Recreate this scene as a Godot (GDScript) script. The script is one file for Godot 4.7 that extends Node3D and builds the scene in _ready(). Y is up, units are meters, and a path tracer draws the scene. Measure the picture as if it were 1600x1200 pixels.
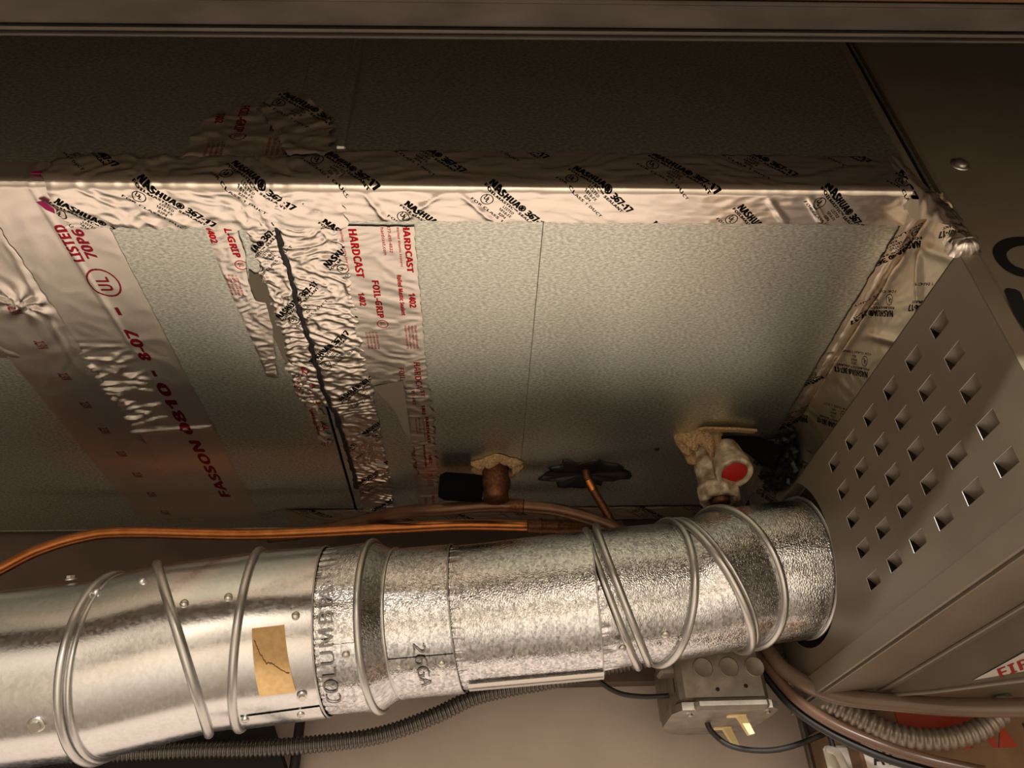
extends Node3D
# Sheet metal ductwork with foil tape and a vent pipe beside a furnace cabinet, seen from below through a cupboard opening.
# World: y up, metres. The bottom of the duct lies at YE, its front at ZE; the side of the furnace is the plane x = 0.
const YE := 1.9988
const ZE := 0.0658
const ZB := -0.553
const WALL := -0.62
var M := {}
var names := {}
var noise_a := FastNoiseLite.new()
var noise_b := FastNoiseLite.new()
var noise_r := FastNoiseLite.new()

func _ready() -> void:
	camera_and_light()
	materials()
	room()
	furnace()
	ducts()
	vent()
	tapes()
	pipes()
	fittings()
	electrics()
	background()

# ------------------------------------------------------------------ camera, light
func camera_and_light() -> void:
	var cam := Camera3D.new()
	cam.name = "camera"
	cam.fov = 54.6
	cam.near = 0.02
	cam.far = 30.0
	cam.transform = Transform3D(Basis(Vector3(0.9988, -0.0308, 0.0385), Vector3(0.002, 0.805, 0.5933), Vector3(-0.0493, -0.5925, 0.8041)).orthonormalized(), Vector3(-0.3858, 1.5, 0.4671))
	add_child(cam)
	cam.current = true
	var e := Environment.new()
	e.background_mode = Environment.BG_COLOR
	e.background_color = Color(0, 0, 0)
	e.tonemap_mode = Environment.TONE_MAPPER_LINEAR
	e.tonemap_exposure = 0.82
	e.sdfgi_enabled = true
	e.ssao_enabled = true
	e.ssil_enabled = true
	var we := WorldEnvironment.new()
	we.name = "world_environment"
	we.environment = e
	add_child(we)

# a flat lamp: frame, glowing diffuser, and the light of the same size just in front of it
func panel_lamp(called: String, label: String, at: Vector3, size: Vector2, aim: Vector3, energy: float, color: Color) -> void:
	var t := thing(called, label, "lamp", "")
	t.position = at
	var y := -aim.normalized()
	var x := Vector3.RIGHT if absf(y.x) < 0.9 else Vector3.FORWARD
	var z := x.cross(y).normalized()
	x = y.cross(z).normalized()
	t.basis = Basis(x, y, z)
	part("frame", box_mesh(Vector3(size.x + 0.06, 0.04, size.y + 0.06), 0.006, Vector3(0, 0.03, 0)), M.white_paint, t)
	part("diffuser", box_mesh(Vector3(size.x, 0.012, size.y), 0.003, Vector3(0, 0.006, 0)), M.lamp_glow, t)
	var l := AreaLight3D.new()
	l.name = "area_light"
	l.area_size = size
	l.light_energy = energy
	l.light_color = color
	l.shadow_enabled = true
	l.area_range = 8.0
	l.transform = Transform3D(Basis.from_euler(Vector3(-PI / 2, 0, 0)), Vector3(0, -0.004, 0))
	t.add_child(l)

# ------------------------------------------------------------------ nodes
func numbered(called: String) -> String:
	var k: int = names.get(called, 0)
	names[called] = k + 1
	return called if k == 0 else "%s_%03d" % [called, k]

func thing(called: String, label: String, category: String, group := "") -> Node3D:
	var o := Node3D.new()
	o.name = numbered(called)
	add_child(o)
	tag(o, label, category, group)
	return o

func tag(o: Node, label: String, category: String, group := "") -> void:
	o.set_meta("label", label)
	o.set_meta("category", category)
	if group != "":
		o.set_meta("group", group)

func part(called: String, mesh: Mesh, m: Material, parent: Node, at := Vector3.ZERO) -> MeshInstance3D:
	var o := MeshInstance3D.new()
	o.name = called
	o.mesh = mesh
	o.material_override = m
	o.position = at
	parent.add_child(o, true)
	return o

func single(called: String, mesh: Mesh, m: Material, label: String, category: String, group := "") -> MeshInstance3D:
	var o := part(numbered(called), mesh, m, self)
	tag(o, label, category, group)
	return o

func struct(called: String, mesh: Mesh, m: Material) -> MeshInstance3D:
	var o := part(called, mesh, m, self)
	o.set_meta("kind", "structure")
	return o

# ------------------------------------------------------------------ shapes
func arrays_mesh(P: PackedVector3Array, N: PackedVector3Array, U: PackedVector2Array, I: PackedInt32Array) -> ArrayMesh:
	var a := []
	a.resize(Mesh.ARRAY_MAX)
	a[Mesh.ARRAY_VERTEX] = P
	a[Mesh.ARRAY_NORMAL] = N
	if U.size() == P.size():
		a[Mesh.ARRAY_TEX_UV] = U
	a[Mesh.ARRAY_INDEX] = I
	var m := ArrayMesh.new()
	m.add_surface_from_arrays(Mesh.PRIMITIVE_TRIANGLES, a)
	return m

# a grid of (nu + 1) x (nv + 1) points, row after row along u; keep[] may leave cells out
func grid_mesh(nu: int, nv: int, P: PackedVector3Array, U := PackedVector2Array(), outward := Vector3.ZERO, keep := PackedByteArray(), weld_u := false) -> ArrayMesh:
	var N := PackedVector3Array()
	N.resize(P.size())
	var I := PackedInt32Array()
	var sense := 0.0
	var w := nu + 1
	for j in nv:
		for i in nu:
			if keep.size() and keep[j * nu + i] == 0:
				continue
			var a := j * w + i
			var b := a + 1
			var c := a + w
			var d := c + 1
			I.append_array(PackedInt32Array([a, b, d, a, d, c]))
			var n := (P[d] - P[a]).cross(P[b] - P[a]) + (P[c] - P[a]).cross(P[d] - P[a])
			N[a] += n
			N[b] += n
			N[c] += n
			N[d] += n
			sense += n.dot(outward)
	if weld_u:
		for j in nv + 1:
			var s := N[j * w] + N[j * w + nu]
			N[j * w] = s
			N[j * w + nu] = s
	var flip := sense < 0.0
	for k in N.size():
		N[k] = (-N[k] if flip else N[k]).normalized() if N[k].length_squared() > 1e-24 else Vector3.UP
	if flip:
		for k in range(0, I.size(), 3):
			var s := I[k + 1]
			I[k + 1] = I[k + 2]
			I[k + 2] = s
	return arrays_mesh(P, N, U, I)

# a flat polygon, turned so that it faces away from the middle point
func face(st: SurfaceTool, pts: Array, middle: Vector3) -> void:
	var a: Vector3 = pts[0]
	var n: Vector3 = (pts[2] - a).cross(pts[1] - a)
	var turn := n.dot(a - middle) < 0.0
	n = (-n if turn else n).normalized()
	for k in range(1, pts.size() - 1):
		for p in ([a, pts[k + 1], pts[k]] if turn else [a, pts[k], pts[k + 1]]):
			st.set_normal(n)
			st.add_vertex(p)

func begin() -> SurfaceTool:
	var st := SurfaceTool.new()
	st.begin(Mesh.PRIMITIVE_TRIANGLES)
	return st

func add_box(st: SurfaceTool, size: Vector3, b: float, c := Vector3.ZERO) -> void:
	var h := size / 2
	b = minf(b, minf(h.x, minf(h.y, h.z)) * 0.95)
	var q := func(sx: int, sy: int, sz: int, ax: int) -> Vector3:
		var v := Vector3(sx * (h.x - b), sy * (h.y - b), sz * (h.z - b))
		v[ax] += [sx, sy, sz][ax] * b
		return c + v
	for s in [-1, 1]:
		face(st, [q.call(s, -1, -1, 0), q.call(s, 1, -1, 0), q.call(s, 1, 1, 0), q.call(s, -1, 1, 0)], c)
		face(st, [q.call(-1, s, -1, 1), q.call(1, s, -1, 1), q.call(1, s, 1, 1), q.call(-1, s, 1, 1)], c)
		face(st, [q.call(-1, -1, s, 2), q.call(1, -1, s, 2), q.call(1, 1, s, 2), q.call(-1, 1, s, 2)], c)
		for t in [-1, 1]:
			face(st, [q.call(s, t, -1, 0), q.call(s, t, 1, 0), q.call(s, t, 1, 1), q.call(s, t, -1, 1)], c)
			face(st, [q.call(s, -1, t, 0), q.call(s, 1, t, 0), q.call(s, 1, t, 2), q.call(s, -1, t, 2)], c)
			face(st, [q.call(-1, s, t, 1), q.call(1, s, t, 1), q.call(1, s, t, 2), q.call(-1, s, t, 2)], c)
			for r in [-1, 1]:
				face(st, [q.call(s, t, r, 0), q.call(s, t, r, 1), q.call(s, t, r, 2)], c)

func box_mesh(size: Vector3, b: float, c := Vector3.ZERO) -> ArrayMesh:
	var st := begin()
	add_box(st, size, b, c)
	return st.commit()

func span(a: Vector3, b: Vector3, bev := 0.001) -> ArrayMesh:
	return box_mesh((b - a).abs(), bev, (a + b) / 2)

# a polygon in a plane (origin o, axes ux, uy), pushed out along n by thick
func prism(poly: PackedVector2Array, o: Vector3, ux: Vector3, uy: Vector3, n: Vector3, thick: float) -> ArrayMesh:
	var st := begin()
	var ids := Geometry2D.triangulate_polygon(poly)
	var mid := Vector2.ZERO
	for p in poly:
		mid += p / poly.size()
	var c := o + ux * mid.x + uy * mid.y + n * thick / 2
	var at := func(p: Vector2, h: float) -> Vector3: return o + ux * p.x + uy * p.y + n * h
	for k in range(0, ids.size(), 3):
		var t := [poly[ids[k]], poly[ids[k + 1]], poly[ids[k + 2]]]
		var top := [at.call(t[0], thick), at.call(t[1], thick), at.call(t[2], thick)]
		var low := [at.call(t[0], 0.0), at.call(t[1], 0.0), at.call(t[2], 0.0)]
		face(st, top, (top[0] + top[1] + top[2]) / 3 - n)
		face(st, low, (low[0] + low[1] + low[2]) / 3 + n)
	var area := 0.0
	for k in poly.size():
		area += poly[k].cross(poly[(k + 1) % poly.size()])
	for k in poly.size():
		var a := poly[k]
		var b := poly[(k + 1) % poly.size()]
		var out2 := Vector2(b.y - a.y, a.x - b.x) * signf(area)
		var m3: Vector3 = at.call((a + b) / 2, thick / 2)
		face(st, [at.call(a, 0.0), at.call(b, 0.0), at.call(b, thick), at.call(a, thick)], m3 - (ux * out2.x + uy * out2.y).normalized())
	return st.commit()

func ring_points(c: Vector3, n: Vector3, r: float, seg: int) -> PackedVector3Array:
	n = n.normalized()
	var u := n.cross(Vector3.UP).normalized()
	var v := u.cross(n)
	var out := PackedVector3Array()
	for k in seg + 1:
		var t := TAU * k / seg
		out.append(c + r * (cos(t) * u + sin(t) * v))
	return out

# a skin through rings of points of equal count
func loft(rings: Array, outward_from: Vector3) -> ArrayMesh:
	var P := PackedVector3Array()
	var U := PackedVector2Array()
	var seg: int = rings[0].size() - 1
	for j in rings.size():
		P.append_array(rings[j])
		for i in seg + 1:
			U.append(Vector2(float(i) / seg, float(j) / maxf(1, rings.size() - 1)))
	var m := grid_mesh(seg, rings.size() - 1, P, U, Vector3.ZERO, PackedByteArray(), true)
	# turn outwards if need be
	var a := m.surface_get_arrays(0)
	var N: PackedVector3Array = a[Mesh.ARRAY_NORMAL]
	var s := 0.0
	for j in rings.size():
		var mid := Vector3.ZERO
		for k in seg:
			mid += rings[j][k] / seg
		for k in seg:
			s += N[j * (seg + 1) + k].dot(rings[j][k] - mid)
	if s < 0.0:
		var I: PackedInt32Array = a[Mesh.ARRAY_INDEX]
		for k in range(0, I.size(), 3):
			var t := I[k + 1]
			I[k + 1] = I[k + 2]
			I[k + 2] = t
		for k in N.size():
			N[k] = -N[k]
		return arrays_mesh(P, N, U, I)
	return m

func spline(pts: Array, n: int, closed := false) -> PackedVector3Array:
	var out := PackedVector3Array()
	var c := pts.size()
	var last := c if closed else c - 1
	for k in last:
		var p0: Vector3 = pts[(k - 1 + c) % c] if closed or k > 0 else pts[0] * 2 - pts[1]
		var p1: Vector3 = pts[k]
		var p2: Vector3 = pts[(k + 1) % c]
		var p3: Vector3 = pts[(k + 2) % c] if closed or k + 2 < c else p2 * 2 - p1
		for s in n:
			out.append(p1.cubic_interpolate(p2, p0, p3, float(s) / n))
	out.append(out[0] if closed else pts[c - 1])
	return out

# a tube along a path; rad(k) gives the radius at point k
func sweep(path: PackedVector3Array, rad: Callable, seg := 12, caps := true, closed := false) -> ArrayMesh:
	var rings := []
	var n := path.size()
	var t0 := (path[1] - path[0]).normalized()
	var u := t0.cross(Vector3.UP if absf(t0.y) < 0.9 else Vector3.RIGHT).normalized()
	for k in n:
		var a := path[maxi(k - 1, 0)] if not closed else path[(k - 1 + n - 1) % (n - 1)]
		var b := path[mini(k + 1, n - 1)] if not closed else path[(k + 1) % (n - 1)]
		var t := (b - a).normalized()
		u = (u - t * u.dot(t)).normalized()
		var v := t.cross(u)
		var ring := PackedVector3Array()
		var r: float = rad.call(k)
		for i in seg + 1:
			var f := TAU * i / seg
			ring.append(path[k] + r * (cos(f) * u + sin(f) * v))
		rings.append(ring)
	if caps and not closed:
		for e in [0, 1]:
			var ring := PackedVector3Array()
			for i in seg + 1:
				ring.append(path[0 if e == 0 else n - 1])
			if e == 0:
				rings.push_front(ring)
			else:
				rings.push_back(ring)
	return loft(rings, Vector3.ZERO)

func tube(pts: Array, r: float, smooth := 8, seg := 14) -> ArrayMesh:
	return sweep(spline(pts, smooth), func(_k: int) -> float: return r, seg)

# corrugated armoured conduit
func flex_tube(pts: Array, r: float, pitch: float, depth: float) -> ArrayMesh:
	var p := spline(pts, 24)
	var length := 0.0
	for k in p.size() - 1:
		length += p[k].distance_to(p[k + 1])
	var want := int(length / pitch * 6.0)
	var q := PackedVector3Array()
	var at := 0.0
	var k := 0
	for s in want + 1:
		var d := length * s / want
		while k < p.size() - 2 and at + p[k].distance_to(p[k + 1]) < d:
			at += p[k].distance_to(p[k + 1])
			k += 1
		q.append(p[k].lerp(p[k + 1], clampf((d - at) / maxf(1e-6, p[k].distance_to(p[k + 1])), 0, 1)))
	return sweep(q, func(i: int) -> float: return r - depth * pow(0.5 + 0.5 * cos(TAU * i / 6.0), 2.0), 14)

# profile of (radius, height) points turned about an axis that starts at o
func lathe(o: Vector3, axis: Vector3, profile: Array, seg := 28, ripple := 0.0, ripples := 0) -> ArrayMesh:
	axis = axis.normalized()
	var u := axis.cross(Vector3.UP if absf(axis.y) < 0.95 else Vector3.RIGHT).normalized()
	var v := u.cross(axis)
	var rings := []
	for p in profile:
		var ring := PackedVector3Array()
		for k in seg + 1:
			var t := TAU * k / seg
			var r: float = p.x * (1.0 + (ripple * cos(t * ripples) if ripples else 0.0))
			ring.append(o + axis * p.y + r * (cos(t) * u + sin(t) * v))
		rings.append(ring)
	return loft(rings, o)

func dome(at: Vector3, n: Vector3, r: float, h: float) -> ArrayMesh:
	return lathe(at, n, [Vector2(r, -0.001), Vector2(r, h * 0.15), Vector2(r * 0.9, h * 0.6), Vector2(r * 0.6, h * 0.92), Vector2(0.0001, h)], 16)

func hex_screw(at: Vector3, n: Vector3, r: float, parent: Node, called := "screw") -> void:
	var s := part(called, lathe(at, n, [Vector2(r * 1.45, -0.0005), Vector2(r * 1.45, 0.0008), Vector2(r * 1.3, 0.0014), Vector2(r * 0.9, 0.0016)], 20), M.zinc, parent)
	var st := begin()
	var nn := n.normalized()
	var u := nn.cross(Vector3.UP if absf(nn.y) < 0.95 else Vector3.RIGHT).normalized()
	var v := u.cross(nn)
	var top := []
	for k in 6:
		var d := u * cos(TAU * k / 6) + v * sin(TAU * k / 6)
		var d2 := u * cos(TAU * (k + 1) / 6) + v * sin(TAU * (k + 1) / 6)
		face(st, [at + d * r + nn * 0.0015, at + d2 * r + nn * 0.0015, at + d2 * r + nn * 0.0045, at + d * r + nn * 0.0045], at)
		top.append(at + d * r + nn * 0.0045)
	face(st, top, at)
	part("hex_head", st.commit(), M.zinc, s)

# ------------------------------------------------------------------ lettering: TextMesh triangles, drawn into an Image or bent round a pipe
func letters(text: String, weight := 700, italic := false) -> PackedVector2Array:
	var f := SystemFont.new()
	f.font_names = PackedStringArray(["Droid Sans"])
	f.font_weight = weight
	f.font_italic = italic
	var tm := TextMesh.new()
	tm.text = text
	tm.font = f
	tm.font_size = 64
	tm.pixel_size = 0.01
	tm.depth = 0.0
	tm.curve_step = 2.0
	tm.horizontal_alignment = HORIZONTAL_ALIGNMENT_LEFT
	var a := tm.get_mesh_arrays()
	var V: PackedVector3Array = a[Mesh.ARRAY_VERTEX]
	var I: PackedInt32Array = a[Mesh.ARRAY_INDEX] if a[Mesh.ARRAY_INDEX] != null else PackedInt32Array()
	var out := PackedVector2Array()
	if I.size() == 0:
		for v in V:
			out.append(Vector2(v.x, v.y))
	else:
		for k in I:
			out.append(Vector2(V[k].x, V[k].y))
	var lo := Vector2(INF, INF)
	var hi := -lo
	for p in out:
		lo = lo.min(p)
		hi = hi.max(p)
	for k in out.size():
		out[k] = (out[k] - lo) / maxf(hi.y - lo.y, 1e-6)
	return out

func draw_text(im: Image, text: String, at: Vector2, cap: float, ang: float, color: Color, long := 0.0, weight := 700, italic := false, fat := 0.0) -> void:
	var t := letters(text, weight, italic)
	var wide := 0.0
	for p in t:
		wide = maxf(wide, p.x)
	var sx := long / wide if long > 0.0 else cap
	var d := Vector2(cos(ang), sin(ang))
	var up := Vector2(sin(ang), -cos(ang))
	for k in range(0, t.size(), 3):
		var q := []
		for i in 3:
			q.append(at + d * t[k + i].x * sx + up * t[k + i].y * cap)
		fill_tri(im, q[0], q[1], q[2], color)
		if fat > 0.0:
			for g in [d * fat, -d * fat, up * fat * 0.5, -up * fat * 0.5]:
				fill_tri(im, q[0] + g, q[1] + g, q[2] + g, color)

func fill_tri(im: Image, a: Vector2, b: Vector2, c: Vector2, color: Color) -> void:
	var w := im.get_width()
	var h := im.get_height()
	var area := (b - a).cross(c - a)
	if absf(area) < 1e-4:
		return
	var lo := a.min(b).min(c).floor()
	var hi := a.max(b).max(c).ceil()
	for y in range(int(lo.y), int(hi.y) + 1):
		for x in range(int(lo.x), int(hi.x) + 1):
			var p := Vector2(x + 0.5, y + 0.5)
			var s := signf(area)
			var e := -0.15 * absf(area) / maxf(4.0, absf(area))
			if (b - a).cross(p - a) * s >= e and (c - b).cross(p - b) * s >= e and (a - c).cross(p - c) * s >= e:
				im.set_pixel(posmod(x, w), posmod(y, h), color)

func draw_ring(im: Image, c: Vector2, rx: float, ry: float, thick: float, color: Color) -> void:
	for y in range(int(c.y - ry - 3), int(c.y + ry + 4)):
		for x in range(int(c.x - rx - 3), int(c.x + rx + 4)):
			var d := Vector2((x + 0.5 - c.x) / rx, (y + 0.5 - c.y) / ry).length()
			if absf(d - 1.0) * minf(rx, ry) < thick / 2:
				im.set_pixel(posmod(x, im.get_width()), posmod(y, im.get_height()), color)

func foil_image(w: int, h: int, base: Color) -> Image:
	var im := Image.create(w, h, false, Image.FORMAT_RGB8)
	im.fill(base)
	return im

func tex(im: Image) -> ImageTexture:
	return ImageTexture.create_from_image(im)

# ------------------------------------------------------------------ materials
func noise_image(kind: int, freq: float, size: int, seed_: int, octaves := 3) -> Image:
	var n := FastNoiseLite.new()
	n.seed = seed_
	n.noise_type = kind
	n.frequency = freq
	n.fractal_octaves = octaves
	n.cellular_return_type = FastNoiseLite.RETURN_CELL_VALUE
	if kind == FastNoiseLite.TYPE_CELLULAR:
		n.fractal_type = FastNoiseLite.FRACTAL_NONE
	return n.get_seamless_image(size, size)

func ramp(im: Image, a: Color, b: Color, bias := 1.0) -> ImageTexture:
	var o := Image.create(im.get_width(), im.get_height(), false, Image.FORMAT_RGB8)
	for y in im.get_height():
		for x in im.get_width():
			o.set_pixel(x, y, a.lerp(b, pow(im.get_pixel(x, y).r, bias)))
	return tex(o)

func bump(im: Image, strength: float) -> ImageTexture:
	var c: Image = im.duplicate()
	c.convert(Image.FORMAT_RGB8)
	c.bump_map_to_normal_map(strength)
	return tex(c)

func mat(color: Color, rough: float, metal := 0.0) -> StandardMaterial3D:
	var m := StandardMaterial3D.new()
	m.albedo_color = color
	m.roughness = rough
	m.metallic = metal
	m.cull_mode = BaseMaterial3D.CULL_DISABLED
	return m

func tri(m: StandardMaterial3D, scale: Vector3) -> StandardMaterial3D:
	m.uv1_triplanar = true
	m.uv1_world_triplanar = true
	m.uv1_scale = scale
	return m

func materials() -> void:
	noise_a.seed = 5
	noise_a.noise_type = FastNoiseLite.TYPE_SIMPLEX_SMOOTH
	noise_a.frequency = 1.0
	noise_a.fractal_octaves = 3
	noise_b.seed = 77
	noise_b.noise_type = FastNoiseLite.TYPE_SIMPLEX
	noise_b.frequency = 1.0
	noise_b.fractal_type = FastNoiseLite.FRACTAL_NONE
	noise_r.seed = 19
	noise_r.noise_type = FastNoiseLite.TYPE_SIMPLEX
	noise_r.frequency = 1.0
	noise_r.fractal_type = FastNoiseLite.FRACTAL_RIDGED
	noise_r.fractal_octaves = 3
	var cells := noise_image(FastNoiseLite.TYPE_CELLULAR, 0.09, 512, 3)
	var cells2 := noise_image(FastNoiseLite.TYPE_CELLULAR, 0.06, 512, 8)
	var fine := noise_image(FastNoiseLite.TYPE_SIMPLEX_SMOOTH, 0.05, 512, 11, 4)
	var soft := noise_image(FastNoiseLite.TYPE_SIMPLEX_SMOOTH, 0.012, 512, 21, 5)
	var dimples := noise_image(FastNoiseLite.TYPE_SIMPLEX_SMOOTH, 0.09, 512, 31, 2)
	# zinc coated sheet of the ducts: small flecks drawn out along the duct
	var duct := mat(Color(1, 1, 1), 0.40, 1.0)
	duct.albedo_texture = ramp(fine, Color(0.66, 0.675, 0.635), Color(0.97, 0.985, 0.945))
	duct.roughness_texture = ramp(cells, Color(0.86, 0.86, 0.86), Color(1, 1, 1))
	duct.normal_enabled = true
	duct.normal_texture = bump(fine, 3.0)
	duct.normal_scale = 0.14
	M.duct = tri(duct, Vector3(7, 16, 15))
	# brighter pipe sheet
	var pipe := mat(Color(1, 1, 1), 0.25, 1.0)
	pipe.albedo_texture = ramp(cells2, Color(0.79, 0.795, 0.795), Color(0.86, 0.865, 0.865))
	pipe.roughness_texture = ramp(cells2, Color(0.6, 0.6, 0.6), Color(1, 1, 1))
	pipe.normal_enabled = true
	pipe.normal_texture = bump(fine, 3.0)
	pipe.normal_scale = 0.08
	M.pipe = tri(pipe, Vector3(11, 11, 11))
	# older, spotted pipe sheet
	var old := mat(Color(1, 1, 1), 0.22, 1.0)
	old.albedo_texture = ramp(cells, Color(0.56, 0.565, 0.57), Color(0.92, 0.925, 0.93), 0.7)
	old.roughness_texture = ramp(cells, Color(0.5, 0.5, 0.5), Color(1, 1, 1))
	old.normal_enabled = true
	old.normal_texture = bump(dimples, 6.0)
	old.normal_scale = 0.3
	M.old_pipe = tri(old, Vector3(9, 9, 9))
	M.bead = mat(Color(0.77, 0.77, 0.76), 0.33, 1.0)
	M.stamp = mat(Color(0.5, 0.495, 0.485), 0.45, 1.0)
	M.zinc = mat(Color(0.8, 0.79, 0.76), 0.28, 1.0)
	# painted cabinet steel
	var paint := mat(Color(1, 1, 1), 0.42, 0.0)
	paint.albedo_texture = ramp(soft, Color(0.395, 0.36, 0.305), Color(0.43, 0.395, 0.335))
	paint.roughness_texture = ramp(soft, Color(0.75, 0.75, 0.75), Color(1, 1, 1))
	M.paint = tri(paint, Vector3(2, 2, 2))
	M.black = mat(Color(0.035, 0.033, 0.03), 0.75)
	M.print_black = mat(Color(0.05, 0.048, 0.05), 0.5)
	var wall := mat(Color(1, 1, 1), 0.85)
	wall.albedo_texture = ramp(soft, Color(0.69, 0.64, 0.60), Color(0.74, 0.69, 0.65))
	M.wall = tri(wall, Vector3(1.3, 1.3, 1.3))
	var board := mat(Color(1, 1, 1), 0.8)
	board.albedo_texture = ramp(soft, Color(0.33, 0.275, 0.235), Color(0.39, 0.325, 0.28))
	M.board = tri(board, Vector3(1.5, 3, 3))
	M.floor = tri(mat(Color(0.40, 0.36, 0.31), 0.6), Vector3.ONE)
	M.white_paint = mat(Color(0.8, 0.78, 0.74), 0.5)
	var glow := mat(Color(0.9, 0.88, 0.82), 0.5)
	glow.emission_enabled = true
	glow.emission = Color(1.0, 0.96, 0.9)
	glow.emission_energy_multiplier = 2.0
	M.lamp_glow = glow
	var wood := mat(Color(1, 1, 1), 0.6)
	wood.albedo_texture = ramp(fine, Color(0.36, 0.24, 0.16), Color(0.5, 0.36, 0.26))
	M.wood = tri(wood, Vector3(1.0, 20, 20))
	var track := mat(Color(1, 1, 1), 0.45, 0.85)
	track.albedo_texture = ramp(soft, Color(0.26, 0.24, 0.22), Color(0.36, 0.335, 0.31))
	M.track = tri(track, Vector3(2, 6, 6))
	# copper, brass, rubber, plastic
	var cu := mat(Color(1, 1, 1), 0.36, 1.0)
	cu.albedo_texture = ramp(soft, Color(0.60, 0.36, 0.2), Color(0.76, 0.50, 0.31))
	M.copper = tri(cu, Vector3(5, 5, 5))
	var cud := mat(Color(1, 1, 1), 0.5, 0.8)
	cud.albedo_texture = ramp(fine, Color(0.26, 0.16, 0.10), Color(0.5, 0.33, 0.22))
	M.old_copper = tri(cud, Vector3(8, 8, 8))
	var tube_brown := mat(Color(1, 1, 1), 0.25, 0.0)
	tube_brown.albedo_texture = ramp(soft, Color(0.38, 0.31, 0.255), Color(0.44, 0.37, 0.305))
	M.brown_tube = tri(tube_brown, Vector3(5, 5, 5))
	var dull := mat(Color(1, 1, 1), 0.38, 0.6)
	dull.albedo_texture = ramp(soft, Color(0.34, 0.235, 0.16), Color(0.44, 0.32, 0.23))
	M.dark_tube = mat(Color(0.36, 0.27, 0.21), 0.3)
	M.dull_copper = tri(dull, Vector3(5, 5, 5))
	M.rubber = mat(Color(0.03, 0.028, 0.027), 0.85)
	M.rubber.metallic_specular = 0.2
	var pvc := mat(Color(1, 1, 1), 0.45)
	pvc.albedo_texture = ramp(soft, Color(0.30, 0.22, 0.12), Color(0.96, 0.92, 0.83), 1.0)
	M.pvc = tri(pvc, Vector3(9, 9, 9))
	M.red = mat(Color(0.62, 0.06, 0.05), 0.4)
	var foam := mat(Color(1, 1, 1), 0.95)
	foam.albedo_texture = ramp(fine, Color(0.34, 0.25, 0.16), Color(0.80, 0.68, 0.50))
	M.foam = tri(foam, Vector3(10, 10, 10))
	var mastic := mat(Color(1, 1, 1), 0.45)
	mastic.albedo_texture = ramp(fine, Color(0.03, 0.028, 0.027), Color(0.11, 0.10, 0.095))
	M.mastic = tri(mastic, Vector3(10, 10, 10))
	M.conduit = mat(Color(0.44, 0.43, 0.41), 0.35, 0.9)
	M.pale_conduit = mat(Color(0.58, 0.54, 0.49), 0.4, 0.6)
	var boxm := mat(Color(1, 1, 1), 0.45, 0.75)
	boxm.albedo_texture = ramp(soft, Color(0.46, 0.43, 0.38), Color(0.58, 0.55, 0.5))
	M.steel_box = tri(boxm, Vector3(6, 6, 6))
	M.ivory = mat(Color(0.88, 0.80, 0.60), 0.4)
	M.cord = mat(Color(0.10, 0.085, 0.075), 0.55)
	M.residue = tri(mat(Color(0.46, 0.435, 0.385), 0.8, 0.3), Vector3.ONE)
	M.white_label = mat(Color(0.82, 0.8, 0.77), 0.5)
	M.label_red = mat(Color(0.62, 0.14, 0.13), 0.5)
	M.orange = mat(Color(0.62, 0.20, 0.08), 0.5)
	var card := mat(Color(1, 1, 1), 0.8)
	card.albedo_texture = ramp(soft, Color(0.42, 0.32, 0.23), Color(0.50, 0.39, 0.28))
	M.brown_case = tri(card, Vector3(3, 3, 3))
	M.shade_black = mat(Color(0.08, 0.07, 0.062), 0.8)  # near-black of the added slab that stands in for shade
	foil_prints()

func foil(im: Image, rough: float, tint := Color(1, 1, 1)) -> StandardMaterial3D:
	var m := mat(tint, rough, 1.0)
	m.albedo_texture = tex(im)
	return m

const PER := Vector2(0.286, 0.078)

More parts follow.
